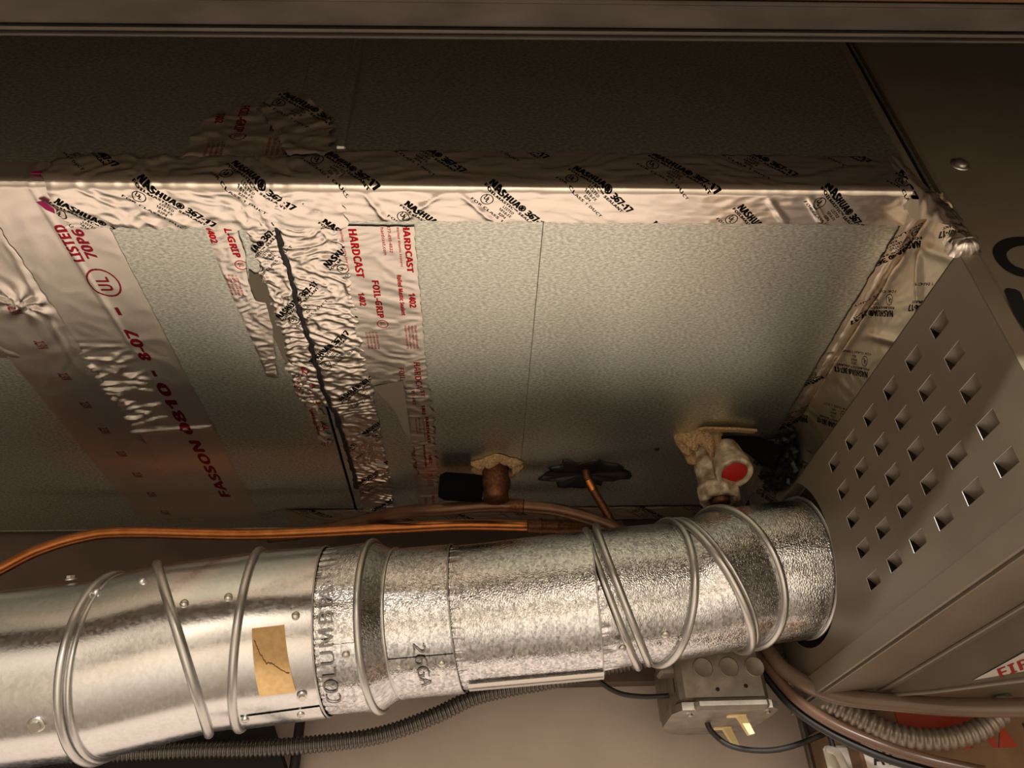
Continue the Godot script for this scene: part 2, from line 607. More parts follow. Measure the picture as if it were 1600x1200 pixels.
func foil_prints() -> void:
	# one repeat of the black printed tape: four slanting blocks of lettering, 4 pixels to the millimetre
	var k := 4000.0
	var base := Color(0.93, 0.90, 0.86)
	var ink := Color(0.06, 0.055, 0.05)
	var im := foil_image(int(PER.x * k), int(PER.y * k), base)
	var ang := deg_to_rad(43.0)
	var d := Vector2(cos(ang), sin(ang))
	var dn := Vector2(-sin(ang), cos(ang))
	for b in 4:
		var o := Vector2(0.0715 * b, -0.0195 * b) * k
		draw_text(im, "NASHUA® 367-17", o + dn * 0.0062 * k, 0.0062 * k, ang, ink, 0.067 * k, 700, false, 1.7)
		draw_text(im, "FOILMASTIC™ SEALANT", o + (dn * 0.0098 - d * 0.002) * k, 0.0024 * k, ang, ink, 0.064 * k, 700, false, 0.6)
		draw_text(im, "LISTED", o + (dn * 0.0138 + d * 0.023) * k, 0.0026 * k, ang, ink, 0.012 * k)
		draw_text(im, "181B-FX", o + (dn * 0.0176 + d * 0.022) * k, 0.0026 * k, ang, ink, 0.014 * k)
		draw_text(im, "82P4", o + (dn * 0.0214 + d * 0.025) * k, 0.0026 * k, ang, ink, 0.008 * k)
		draw_text(im, "FOR CLASS 1 DUCT", o + (dn * 0.0256 - d * 0.003) * k, 0.0024 * k, ang, ink, 0.056 * k)
		var c := o + (dn * 0.0165 + d * 0.0075) * k
		draw_ring(im, c, 0.0052 * k, 0.0052 * k, 0.0008 * k, ink)
		draw_text(im, "U", c + (-d * 0.0034 + dn * 0.0012) * k, 0.0045 * k, ang, ink)
		draw_text(im, "L", c + (d * 0.0002 + dn * 0.0026) * k, 0.0045 * k, ang, ink)
	M.foil_black = foil(im, 0.27)
	M.foil_black_dull = foil(im, 0.34, Color(0.9, 0.88, 0.84))
	# red printed mastic tape
	var red := Color(0.66, 0.10, 0.13)
	var h := foil_image(1200, 280, Color(0.90, 0.87, 0.83))
	draw_text(h, "HARDCAST", Vector2(-18, 36), 24, 0, red, 236, 700, true, 1.5)
	draw_text(h, "1402", Vector2(330, 40), 26, 0, red, 80, 700, false, 1.5)
	draw_text(h, "Rolled Mastic Sealant", Vector2(232, 78), 18, 0, red, 226, 700, false, 1.0)
	draw_text(h, "877-495-4822", Vector2(-10, 92), 11, 0, red, 128)
	draw_text(h, "hardcast.com", Vector2(0, 116), 12, 0, red, 132)
	draw_text(h, "Rolled Mastic Sealant", Vector2(0, 58), 9, 0, red, 190)
	draw_text(h, "FOIL-GRIP", Vector2(262, 176), 26, 0, red, 210, 700, false, 1.5)
	draw_text(h, "1402", Vector2(328, 238), 24, 0, red, 74, 700, false, 1.5)
	draw_text(h, "HARDCAST", Vector2(10, 232), 30, 0, red, 236, 700, true, 1.5)
	draw_text(h, "Rolled Mastic Sealant", Vector2(10, 262), 9, 0, red, 200)
	draw_ring(h, Vector2(510, 160), 22, 22, 4, red)
	draw_text(h, "UL", Vector2(497, 170), 20, 0, red, 26)
	for r in 4:
		draw_text(h, "FOIL-GRIP 1402 ROLLED MASTIC", Vector2(520, 30 + 14 * r), 8, 0, red, 150)
		draw_text(h, "UL LISTED 181A-M 181B-M", Vector2(560, 196 + 14 * r), 8, 0, red, 110)
	draw_text(h, "HARDCAST", Vector2(760, 52), 30, 0, red, 250, 700, true)
	draw_text(h, "FOIL-GRIP 1402", Vector2(800, 120), 24, 0, red, 280)
	draw_text(h, "1402", Vector2(1080, 56), 26, 0, red, 80, 700, false, 1.5)
	M.foil_red = foil(h, 0.3)
	# wide foil with one line of red print
	var f := foil_image(1550, 250, Color(0.90, 0.87, 0.83))
	var wine := Color(0.58, 0.12, 0.20)
	draw_text(f, "FASSON", Vector2(207, 186), 32, 0, wine, 363, 700, false, 2.5)
	draw_text(f, "0810", Vector2(612, 184), 30, 0, wine, 256, 700, false, 2.5)
	draw_text(f, "-", Vector2(900, 172), 9, 0, wine, 26)
	draw_text(f, "8-07", Vector2(972, 182), 28, 0, wine, 122, 700, false, 2.0)
	draw_text(f, "-", Vector2(1150, 172), 9, 0, wine, 28)
	draw_ring(f, Vector2(1262, 172), 44, 34, 4, wine)
	draw_text(f, "UL", Vector2(1236, 186), 30, 0, wine, 46)
	draw_text(f, "LISTED", Vector2(1332, 158), 24, 0, wine, 106, 700, false, 1.0)
	draw_text(f, "70P6", Vector2(1340, 190), 24, 0, wine, 86, 700, false, 1.0)
	M.foil_wide = foil(f, 0.3)
	var g := foil_image(1024, 128, Color(0.88, 0.85, 0.81))
	for s in 9:
		draw_text(g, "MASTIC", Vector2(60 + 110 * s, 66), 15, 0, wine, 26)
	M.foil_marks = foil(g, 0.3)
	M.foil_plain = mat(Color(0.92, 0.89, 0.85), 0.26, 1.0)
	M.marker = mat(Color(0.62, 0.08, 0.35), 0.4, 0.6)
	# brown paper sticker with a torn line across it
	var s := Image.create(128, 256, false, Image.FORMAT_RGB8)
	for y in 256:
		for x in 128:
			var n := noise_a.get_noise_2d(x * 0.03, y * 0.03) * 0.5 + 0.5
			s.set_pixel(x, y, Color(0.72, 0.58, 0.37).lerp(Color(0.80, 0.67, 0.47), n))
	for q in 300:
		var t := q / 299.0
		var px := 6.0 + 116.0 * t + 3.0 * noise_a.get_noise_1d(t * 30.0)
		var py := 40.0 + 40.0 * smoothstep(0.0, 0.15, t) + 46.0 * smoothstep(0.1, 0.35, t) + 46.0 * smoothstep(0.4, 1.0, t) + 6.0 * noise_a.get_noise_1d(t * 22.0 + 9.0)
		s.fill_rect(Rect2i(int(px), int(py), 3, 3), Color(0.38, 0.26, 0.13))
	var sm := mat(Color(1, 1, 1), 0.7)
	sm.albedo_texture = tex(s)
	M.sticker = sm

# ------------------------------------------------------------------ the room
func room() -> void:
	M.room = tri(mat(Color(0.40, 0.37, 0.33), 0.8), Vector3.ONE)
	struct("floor", span(Vector3(-2.4, -0.1, WALL - 0.1), Vector3(1.8, 0, 3.7)), M.floor)
	struct("ceiling", span(Vector3(-2.4, 2.5, WALL - 0.1), Vector3(1.8, 2.6, 3.7)), M.room)
	struct("wall_back", span(Vector3(-2.4, 0, WALL - 0.1), Vector3(1.8, 2.5, WALL)), M.wall)
	struct("wall_left", span(Vector3(-2.4, 0, WALL), Vector3(-2.3, 2.5, 3.7)), M.room)
	struct("wall_right", span(Vector3(1.7, 0, WALL), Vector3(1.8, 2.5, 3.7)), M.room)
	struct("wall_front", span(Vector3(-2.3, 0, 3.6), Vector3(1.7, 2.5, 3.7)), M.room)
	# the wall above the cupboard opening, a wooden trim and the steel track under it
	struct("wall_header", span(Vector3(-2.3, 1.93, 0.27), Vector3(1.7, 2.5, 0.34)), tri(mat(Color(0.56, 0.52, 0.47), 0.8), Vector3.ONE))
	var st := begin()
	add_box(st, Vector3(4.0, 0.05, 0.048), 0.003, Vector3(-0.3, 1.9020, 0.3075))
	var tr := struct("trim_1", st.commit(), M.wood)
	tr.rotation.z = 0.0245
	tr.position.y = 0.003
	st = begin()
	add_box(st, Vector3(4.0, 0.0030, 0.0150), 0.0012, Vector3(-0.3, 1.8800, 0.2755))
	add_box(st, Vector3(4.0, 0.0200, 0.0025), 0.0008, Vector3(-0.3, 1.8880, 0.2820))
	add_box(st, Vector3(4.0, 0.0200, 0.0020), 0.0008, Vector3(-0.3, 1.8860, 0.2672))
	add_box(st, Vector3(4.0, 0.0250, 0.0028), 0.0010, Vector3(-0.3, 1.8910, 0.2632))
	add_box(st, Vector3(4.0, 0.0040, 0.0200), 0.0010, Vector3(-0.3, 1.8985, 0.2720))
	var tk := struct("trim_2", st.commit(), M.track)
	tk.rotation.z = 0.0245
	tk.position.y = 0.003
	# board along the top of the back wall
	struct("trim_3", span(Vector3(-2.3, 1.772, WALL), Vector3(1.7, 2.5, WALL + 0.02), 0.002), M.board)
	panel_lamp("ceiling_lamp", "flat white lamp on the ceiling of the room in front", Vector3(-0.5, 2.44, 2.7), Vector2(1.2, 0.3), Vector3.DOWN, 95.0, Color(1.0, 0.975, 0.945))

# ------------------------------------------------------------------ furnace cabinet on the right
const LY := 1.8889
const LQ := 0.0329
func furnace() -> void:
	var t := thing("furnace_cabinet", "beige painted steel furnace cabinet with a louvred side panel, right of the duct", "furnace")
	# front with its rolled edge, side strip, top, back
	part("front_panel", span(Vector3(0.0155, 1.69, ZE - 0.02), Vector3(0.62, 2.38, ZE), 0.0025), M.paint, t)
	part("side_strip", span(Vector3(0.015, 1.9245, -0.50), Vector3(0.035, 2.38, ZE - 0.02), 0.001), M.paint, t)
	part("back_panel", span(Vector3(0.035, 1.70, -0.52), Vector3(0.62, 2.38, -0.50), 0.001), M.paint, t)
	part("top_panel", span(Vector3(0.0, 2.38, -0.52), Vector3(0.62, 2.40, ZE), 0.002), M.paint, t)
	# louvred panel: a sheet with thirty slots and a round opening
	var slots := []
	for j in 5:
		for i in 6:
			slots.append(Vector2(-0.045 * i, LY - LQ * j))
	var panel := CSGBox3D.new()
	panel.name = "louvred_panel"
	panel.size = Vector3(0.0006, 1.927 - 1.7075, 0.0652 + 0.47)
	panel.position = Vector3(0.0003, (1.927 + 1.7075) / 2, (0.0652 - 0.47) / 2)
	panel.material = M.paint
	for s in slots:
		var c := CSGBox3D.new()
		c.name = "slot"
		c.operation = CSGShape3D.OPERATION_SUBTRACTION
		c.size = Vector3(0.01, 0.0135, 0.0235)
		c.position = Vector3(0, s.y + 0.00675, s.x + 0.01175) - panel.position
		panel.add_child(c, true)
	var hole := CSGCylinder3D.new()
	hole.name = "opening"
	hole.operation = CSGShape3D.OPERATION_SUBTRACTION
	hole.radius = 0.0965
	hole.height = 0.02
	hole.sides = 48
	hole.rotation = Vector3(0, 0, PI / 2)
	hole.position = Vector3(0, 1.8455, -0.3650) - panel.position
	panel.add_child(hole)
	t.add_child(panel)
	# folded edges of the panel
	part("panel_edge", span(Vector3(0.0, 1.9255, -0.47), Vector3(0.016, 1.927, 0.0648), 0.0004), M.paint, t)
	part("panel_edge", span(Vector3(0.0, 1.7075, 0.0646), Vector3(0.0158, 1.927, 0.0655), 0.0003), M.paint, t)
	part("panel_edge", span(Vector3(0.0, 1.7075, -0.471), Vector3(0.016, 1.927, -0.4695), 0.0004), M.paint, t)
	var st := begin()
	add_box(st, Vector3(0.003, 0.022, 0.536), 0.001, Vector3(-0.0012, 1.7165, -0.2025))
	part("panel_edge", st.commit(), M.paint, t)
	var hood := louvre_mesh()
	for s in slots:
		part("louvre", hood, M.paint, t, Vector3(0, s.y, s.x))
	# underside: a recess, then a lower tray
	part("underside", span(Vector3(0.002, 1.7035, -0.50), Vector3(0.62, 1.7075, ZE - 0.02), 0.0006), M.paint, t)
	var low := PackedVector2Array([Vector2(0.045, 1.7035), Vector2(0.045, 1.618), Vector2(-0.06, 1.637), Vector2(-0.158, 1.6551), Vector2(-0.2, 1.6628), Vector2(-0.2475, 1.6711), Vector2(-0.3016, 1.6811), Vector2(-0.3631, 1.6938), Vector2(-0.41, 1.7035)])
	part("skirt", prism(low, Vector3(0.0695, 0, 0), Vector3(0, 0, 1), Vector3(0, 1, 0), Vector3(-1, 0, 0), 0.0018), M.paint, t)
	var rim := []
	for k in range(1, low.size()):
		rim.append(Vector3(0.0688, low[k].y, low[k].x))
	part("skirt_rim", tube(rim, 0.0022, 4, 10), M.paint, t)
	part("skirt_fold", span(Vector3(0.060, 1.7000, -0.42), Vector3(0.0685, 1.7036, ZE - 0.02), 0.001), M.paint, t)
	# warning sticker on the skirt
	var lab := part("sticker", prism(PackedVector2Array([Vector2(-0.222, 1.6716), Vector2(-0.12, 1.6745), Vector2(-0.03, 1.6745), Vector2(-0.03, 1.6385), Vector2(-0.15, 1.6600)]), Vector3(0.0678, 0, 0), Vector3(0, 0, 1), Vector3(0, 1, 0), Vector3(-1, 0, 0), 0.0004), M.white_label, t)
	part("border", prism(PackedVector2Array([Vector2(-0.224, 1.6722), Vector2(-0.03, 1.6766), Vector2(-0.03, 1.6752), Vector2(-0.20, 1.6718)]), Vector3(0.0676, 0, 0), Vector3(0, 0, 1), Vector3(0, 1, 0), Vector3(-1, 0, 0), 0.0004), M.print_black, lab)
	part("lettering", text_mesh("FIRE", 0.0075, 0.06, Vector3(0.0671, 1.6635, -0.185), Vector3(0, -0.06, 1).normalized(), Vector3(0, 1, 0)), M.label_red, lab)
	# screw and the painted emblem on the front
	var w := part("screw", lathe(Vector3(0.0456, 2.0375, ZE - 0.002), Vector3.BACK, [Vector2(0.0085, 0), Vector2(0.0085, 0.0022), Vector2(0.0072, 0.0032), Vector2(0.006, 0.0034), Vector2(0.0055, 0.005), Vector2(0.003, 0.0062), Vector2(0.0001, 0.0064)], 24), M.zinc, t)
	w.set_meta("label", "silver round head screw")
	var arc1 := [Vector3(0.072, 1.9345, 0), Vector3(0.060, 1.9385, 0), Vector3(0.046, 1.936, 0), Vector3(0.0345, 1.9275, 0), Vector3(0.0315, 1.916, 0), Vector3(0.0355, 1.906, 0), Vector3(0.0445, 1.9015, 0)]
	var arc2 := [Vector3(0.0255, 1.8855, 0), Vector3(0.023, 1.872, 0), Vector3(0.022, 1.855, 0), Vector3(0.024, 1.84, 0), Vector3(0.03, 1.825, 0), Vector3(0.042, 1.812, 0)]
	var arc3 := [Vector3(0.058, 1.919, 0), Vector3(0.066, 1.913, 0), Vector3(0.075, 1.91, 0)]
	part("emblem", stroke_mesh(arc1, 0.0052), M.print_black, t, Vector3(0, 0, ZE + 0.0001))
	part("emblem", stroke_mesh(arc2, 0.0062), M.print_black, t, Vector3(0, 0, ZE + 0.0001))
	part("emblem", stroke_mesh(arc3, 0.004), M.print_black, t, Vector3(0, 0, ZE + 0.0001))

func louvre_mesh() -> ArrayMesh:
	# pressed in towards its far, lower corner, where the slot stays open
	var n := 8
	var P := PackedVector3Array()
	for j in n + 1:
		for i in n + 1:
			var a := float(i) / n   # 0 at the far end, 1 at the near end
			var b := float(j) / n   # 0 at the bottom, 1 at the top
			var deep := sin((1.0 - a) * PI / 2) * (1.0 - b * b)
			P.append(Vector3(0.0004 + 0.0088 * deep, 0.0138 * b - 0.0002, 0.0236 * a))
	return grid_mesh(n, n, P, PackedVector2Array(), Vector3(-1, 0, 0))

func text_mesh(text: String, cap: float, long: float, at: Vector3, dir: Vector3, up: Vector3, italic := false) -> ArrayMesh:
	var t := letters(text, 700, italic)
	var wide := 0.0
	for p in t:
		wide = maxf(wide, p.x)
	var n := dir.cross(up).normalized()
	var st := begin()
	for k in range(0, t.size(), 3):
		var q := []
		for i in 3:
			q.append(at + dir * t[k + i].x / wide * long + up * t[k + i].y * cap)
		face(st, q, q[0] - n)
	return st.commit()

# a flat painted stroke in the x-y plane
func stroke_mesh(pts: Array, half: float) -> ArrayMesh:
	var p := spline(pts, 8)
	var P := PackedVector3Array()
	for k in p.size():
		var d := (p[mini(k + 1, p.size() - 1)] - p[maxi(k - 1, 0)]).normalized()
		var s := Vector3(-d.y, d.x, 0)
		var e := minf(k, p.size() - 1 - k)
		var w := half * (sqrt(1.0 - pow(1.0 - minf(1.0, (e + 0.35) / 3.0), 2.0)))
		for c in [-1.0, -0.5, 0.0, 0.5, 1.0]:
			P.append(p[k] + s * w * c + Vector3(0, 0, 0.0004))
	return grid_mesh(4, p.size() - 1, P, PackedVector2Array(), Vector3(0, 0, 1))

# ------------------------------------------------------------------ the ducts
func ducts() -> void:
	var top := 2.37
	var t := thing("supply_plenum", "galvanized sheet metal plenum box joined to the furnace, right of the taped crack", "duct")
	part("bottom_panel", span(Vector3(-0.326, YE, ZB), Vector3(0.014, YE + 0.004, ZE - 0.003), 0.0005), M.duct, t)
	part("bottom_panel", span(Vector3(-0.557, YE - 0.0005, ZB), Vector3(-0.32605, YE + 0.003, ZE - 0.003), 0.0005), M.duct, t)
	part("front_panel", span(Vector3(-0.503, YE + 0.002, ZE - 0.004), Vector3(-0.0045, top, ZE), 0.0005), M.duct, t)
	part("front_panel", span(Vector3(-0.5445, YE + 0.002, ZE - 0.004), Vector3(-0.5032, top, ZE + 0.0012), 0.0005), M.duct, t)
	part("drive_cleat", span(Vector3(-0.5055, YE + 0.047, ZE), Vector3(-0.4965, top, ZE + 0.0032), 0.0015), M.duct, t)
	part("corner_flange", span(Vector3(-0.0065, YE + 0.002, ZE - 0.004), Vector3(0.0, top, ZE + 0.0035), 0.0012), M.paint, t)
	part("back_panel", span(Vector3(-0.557, YE, ZB - 0.003), Vector3(0.014, top, ZB), 0.0005), M.duct, t)
	part("top_panel", span(Vector3(-0.557, top, ZB), Vector3(0.014, top + 0.003, ZE), 0.0005), M.duct, t)
	part("end_panel", span(Vector3(0.011, YE + 0.005, ZB), Vector3(0.014, top, ZE - 0.005), 0.0005), M.duct, t)
	var d := thing("trunk_duct", "long galvanized sheet metal trunk duct running left from the taped crack", "duct")
	part("bottom_panel", span(Vector3(-1.75, YE, ZB - 0.02), Vector3(-0.5605, YE + 0.004, ZE - 0.002), 0.0005), M.duct, d)
	part("front_panel", span(Vector3(-1.75, YE + 0.001, ZE - 0.004), Vector3(-0.5452, top, ZE), 0.0005), M.duct, d)
	part("back_panel", span(Vector3(-1.75, YE, ZB - 0.024), Vector3(-0.5605, top, ZB - 0.02), 0.0005), M.duct, d)
	part("top_panel", span(Vector3(-1.75, top, ZB - 0.02), Vector3(-0.5605, top + 0.003, ZE), 0.0005), M.duct, d)
	# dark sealant in the joint between the two
	single("joint_sealant", crack_mesh(), M.mastic, "black sealant showing in the crack between two foil tape edges", "sealant")

func crack_x(z: float) -> float:
	return -0.5585 + 0.006 * noise_a.get_noise_1d(z * 7.0) + 0.0008 * noise_b.get_noise_1d(z * 50.0) + 0.012 * smoothstep(-0.15, -0.4, z)

func crack_mesh() -> ArrayMesh:
	var P := PackedVector3Array()
	var n := 160
	for j in n + 1:
		var z := lerpf(ZE - 0.004, -0.45, float(j) / n)
		var w := 0.0034 + 0.0016 * noise_a.get_noise_1d(z * 40.0 + 30.0)
		for i in 5:
			var s := i / 4.0 * 2.0 - 1.0
			P.append(Vector3(crack_x(z) + w * s, YE - 0.0012 - 0.0016 * (1.0 - s * s) - 0.0008 * noise_b.get_noise_2d(z * 90.0, i), z))
	return grid_mesh(4, n, P, PackedVector2Array(), Vector3(0, -1, 0))

# ------------------------------------------------------------------ the vent pipe
const RB1 := [Vector3(-0.7733, 1.7406, -0.3591), Vector3(-0.999, -0.009, -0.037)]
const RB2 := [Vector3(-0.6994, 1.7556, -0.3541), Vector3(-0.869, -0.458, 0.188)]
const RB3 := [Vector3(-0.6328, 1.7709, -0.3696), Vector3(-0.993, -0.009, 0.114)]
const RJ := [Vector3(-0.5516, 1.7833, -0.385), Vector3(-0.997, -0.072, -0.032)]
const RK := [Vector3(-0.4974, 1.7892, -0.3886), Vector3(-0.99, -0.042, -0.135)]
const RCL := [Vector3(-0.4722, 1.794, -0.3957), Vector3(-0.985, -0.034, -0.167)]
const RCR := [Vector3(-0.406, 1.798, -0.3938), Vector3(-0.991, -0.061, -0.12)]
const RS := [Vector3(-0.2470, 1.8035, -0.3690), Vector3(-0.991, -0.004, -0.135)]
const RE1 := [Vector3(-0.2215, 1.8118, -0.3700), Vector3(-0.92, -0.235, -0.29)]
const RE2 := [Vector3(-0.1684, 1.8154, -0.3693), Vector3(-0.97, 0.066, 0.236)]
const RE3 := [Vector3(-0.1144, 1.819, -0.3600), Vector3(-0.903, -0.416, -0.104)]
const RE4 := [Vector3(-0.0845, 1.8285, -0.3620), Vector3(-0.916, -0.313, 0.252)]
const RH := [Vector3(0.03, 1.8375, -0.3520), Vector3(-0.997, -0.011, 0.08)]
const RL := [Vector3(-1.25, 1.695, -0.375), Vector3(-0.99, -0.09, 0.0)]

func skin(a: Array, ra: float, b: Array, rb: float, steps := 6, seg := 72) -> ArrayMesh:
	var A := ring_points(a[0], a[1], ra, seg)
	var B := ring_points(b[0], b[1], rb, seg)
	var rings := []
	for s in steps + 1:
		var r := PackedVector3Array()
		for k in seg + 1:
			r.append(A[k].lerp(B[k], float(s) / steps))
		rings.append(r)
	return loft(rings, Vector3.ZERO)

# crimped stretch of pipe: fluted at side a, smooth at side b
func crimp(a: Array, ra: float, b: Array, rb: float, flutes: int, deep: float) -> ArrayMesh:
	var seg := flutes * 6
	var rings := []
	for s in 13:
		var f := s / 12.0
		var A := ring_points(a[0], a[1], ra, seg)
		var B := ring_points(b[0], b[1], rb, seg)
		var c: Vector3 = a[0].lerp(b[0], f)
		var r := PackedVector3Array()
		var fade := 1.0 - smoothstep(0.15, 0.6, f)
		for k in seg + 1:
			var p := A[k].lerp(B[k], f)
			var w := pow(0.5 + 0.5 * cos(TAU * k / 6.0), 0.8) * (0.75 + 0.5 * sin(k * 1.7))
			r.append(c + (p - c) * (1.0 - deep * fade * w))
		rings.append(r)
	return loft(rings, Vector3.ZERO)

func bead(called: String, r: Array, radius: float, thick: float, m: Material, parent: Node, shift := 0.0) -> void:
	var c: Vector3 = r[0] + r[1].normalized() * shift
	part(called, sweep(ring_points(c, r[1], radius, 96), func(_k: int) -> float: return thick, 10, false, true), m, parent)

# a patch on a pipe from a to b: along 0..1 of the axis, turned from angle t0 to t1 (degrees)
func wrap_patch(a: Array, ra: float, b: Array, rb: float, f0: float, f1: float, t0: float, t1: float, lift: float, skew := 0.0) -> ArrayMesh:
	var P := PackedVector3Array()
	var U := PackedVector2Array()
	var n := 24
	for j in n + 1:
		var v := float(j) / n
		for i in n + 1:
			var u := float(i) / n
			var ang := lerpf(t0, t1, v)
			var f := lerpf(f0, f1, u) + skew * v
			P.append(wrap_point(a, ra + lift, b, rb + lift, f, ang))
			U.append(Vector2(u, v))
	var m: Vector3 = a[0].lerp(b[0], (f0 + f1) / 2)
	return grid_mesh(n, n, P, U, P[P.size() / 2] - m)

func wrap_point(a: Array, ra: float, b: Array, rb: float, f: float, deg: float) -> Vector3:
	var q := []
	for s in [[a, ra], [b, rb]]:
		var n: Vector3 = s[0][1].normalized()
		# angles run from the far horizontal side up over the pipe, as seen along the axis from right to left
		var u := (-n).cross(Vector3.UP).normalized()
		var v := u.cross(-n)
		q.append(s[0][0] + s[1] * (cos(deg_to_rad(deg)) * u + sin(deg_to_rad(deg)) * v))
	return q[0].lerp(q[1], f)

func bent_text(text: String, a: Array, ra: float, b: Array, rb: float, f0: float, f1: float, t0: float, t1: float, lift: float) -> ArrayMesh:
	var t := letters(text, 400)
	var wide := 0.0
	for p in t:
		wide = maxf(wide, p.x)
	var mid: Vector3 = a[0].lerp(b[0], 0.5)
	var st := begin()
	for k in range(0, t.size(), 3):
		var q := []
		for i in 3:
			q.append(wrap_point(a, ra + lift, b, rb + lift, lerpf(f0, f1, t[k + i].y), lerpf(t0, t1, t[k + i].x / wide)))
		face(st, q, mid)
	return st.commit()

func vent() -> void:
	# right elbow, set nearly straight
	var e := thing("pipe_elbow", "spotted galvanized adjustable elbow with crossing beads, entering the furnace", "pipe elbow")
	part("gore", skin(RH, 0.08, RE4, 0.08), M.old_pipe, e)
	part("gore", skin(RE4, 0.0795, RE3, 0.0795), M.old_pipe, e)
	part("gore", skin(RE3, 0.08, RE2, 0.08), M.old_pipe, e)
	part("gore", skin(RE2, 0.0795, RE1, 0.0795), M.old_pipe, e)
	part("crimped_end", crimp([Vector3(-0.252, 1.8065, -0.371), RS[1]], 0.0785, RE1, 0.0795, 34, 0.03), M.old_pipe, e)
	bead("bead", RE1, 0.0812, 0.0044, M.bead, e, 0.0070)
	bead("bead", RE1, 0.0812, 0.0044, M.bead, e, -0.0060)
	bead("bead", RE2, 0.0812, 0.0048, M.bead, e)
	bead("bead", RE3, 0.0812, 0.0048, M.bead, e, 0.002)
	bead("bead", RE3, 0.0805, 0.0026, M.bead, e, -0.005)
	bead("bead", RE4, 0.0812, 0.0044, M.bead, e)
	bead("collar", [Vector3(-0.004, 1.8358, -0.3526), RH[1]], 0.0803, 0.0022, M.bead, e)
	for r in [[Vector3(-0.2321, 1.7354, -0.3196), Vector3(0.18, -0.81, 0.55), 0.0042], [Vector3(-0.184, 1.7493, -0.322), Vector3(0.02, -0.81, 0.59), 0.0045], [Vector3(-0.1899, 1.743, -0.3317), Vector3(0.02, -0.88, 0.47), 0.0022], [Vector3(-0.1668, 1.7465, -0.3268), Vector3(0.02, -0.85, 0.52), 0.0026]]:
		part("rivet", dome(r[0], r[1], r[2], 0.002), M.zinc, e)
	# sleeve
	var s := thing("pipe_sleeve", "bright galvanized straight pipe sleeve with a long seam, between elbow and collar", "pipe")
	part("wall", skin(RCR, 0.0800, RS, 0.0818, 8), M.old_pipe, s)
	part("crimped_end", crimp([RCR[0] + Vector3(-0.002, 0, 0), RCR[1]], 0.0806, [RCR[0] + Vector3(0.028, 0.001, 0.004), RCR[1]], 0.0804, 36, 0.028), M.old_pipe, s)
	part("lock_seam", wrap_patch(RCR, 0.0808, RS, 0.0822, 0.05, 1.0, -86.0, -79.0, 0.0022), M.zinc, s)
	part("lock_seam", wrap_patch(RCR, 0.0808, RS, 0.0822, 0.05, 1.0, -93.0, -87.5, 0.0030), M.bead, s)
	bead("rolled_edge", RS, 0.0818, 0.0009, M.bead, s)
	# collar with stamped gauge mark
	var c := thing("pipe_collar", "galvanized pipe collar stamped with a gauge number, right of the dark cone", "pipe collar")
	part("wall", skin(RCL, 0.0830, RCR, 0.0830, 4), M.old_pipe, c)
	part("lap", wrap_patch(RCL, 0.083, RCR, 0.083, 0.0, 1.0, -46.0, -110.0, 0.0012), M.old_pipe, c)
	bead("rolled_edge", RCL, 0.0825, 0.0022, M.bead, c)
	bead("rolled_edge", RCR, 0.0830, 0.0009, M.bead, c)
	part("rivet", dome(Vector3(-0.4672, 1.7294, -0.3464), Vector3(0.01, -0.78, 0.62), 0.0042, 0.0026), M.zinc, c)
	part("rivet", dome(Vector3(-0.422, 1.7308, -0.3440), Vector3(0.01, -0.79, 0.61), 0.0042, 0.0026), M.zinc, c)
	part("stamped_lettering", bent_text("26GA", RCL, 0.083, RCR, 0.083, 0.42, 0.60, -36.0, -74.0, 0.0024), M.stamp, c)
	# reducer: crimped ring, bead and the cone down to the collar
	var r := thing("pipe_reducer", "galvanized pipe reducer with stamped lettering, a bead and a short dark cone", "pipe reducer")
	part("crimped_ring", crimp([Vector3(-0.556, 1.783, -0.3850), RJ[1]], 0.0898, RK, 0.0925, 40, 0.02), M.old_pipe, r)
	part("lap", wrap_patch(RJ, 0.0905, RK, 0.0925, 0.12, 0.97, -29.5, -75.0, 0.0012), M.old_pipe, r)
	bead("bead", RK, 0.0925, 0.0042, M.bead, r)
	part("cone", skin([RK[0] + Vector3(0.002, 0, 0), RK[1]], 0.0925, [RCL[0] + Vector3(0.004, 0, 0), RCL[1]], 0.0790, 5), M.old_pipe, r)
	part("rivet", dome(Vector3(-0.5178, 1.7322, -0.3120), Vector3(0.12, -0.58, 0.81), 0.0042, 0.0028), M.zinc, r)
	part("stamped_lettering", bent_text("COLUMBIA", RJ, 0.0912, RK, 0.0925, 0.46, 0.14, -72.0, 8.0, 0.0020), M.stamp, r)
	# left elbow
	var l := thing("pipe_elbow", "large smooth galvanized adjustable elbow with a brown paper sticker", "pipe elbow")
	part("gore", skin(RJ, 0.0922, RB3, 0.0922), M.pipe, l)
	part("gore", skin(RB3, 0.0918, RB2, 0.0918), M.pipe, l)
	part("gore", skin(RB2, 0.0922, RB1, 0.0918), M.pipe, l)
	bead("rolled_edge", RJ, 0.0922, 0.001, M.bead, l)
	bead("bead", RB3, 0.0930, 0.0046, M.bead, l)
	bead("bead", RB2, 0.0930, 0.0050, M.bead, l)
	bead("bead", RB1, 0.0925, 0.0046, M.bead, l)
	bead("bead", RB1, 0.0915, 0.0028, M.bead, l, -0.0085)
	part("lap", wrap_patch(RJ, 0.0922, RB3, 0.0922, 0.02, 0.93, -74.0, -104.0, 0.0012), M.pipe, l)
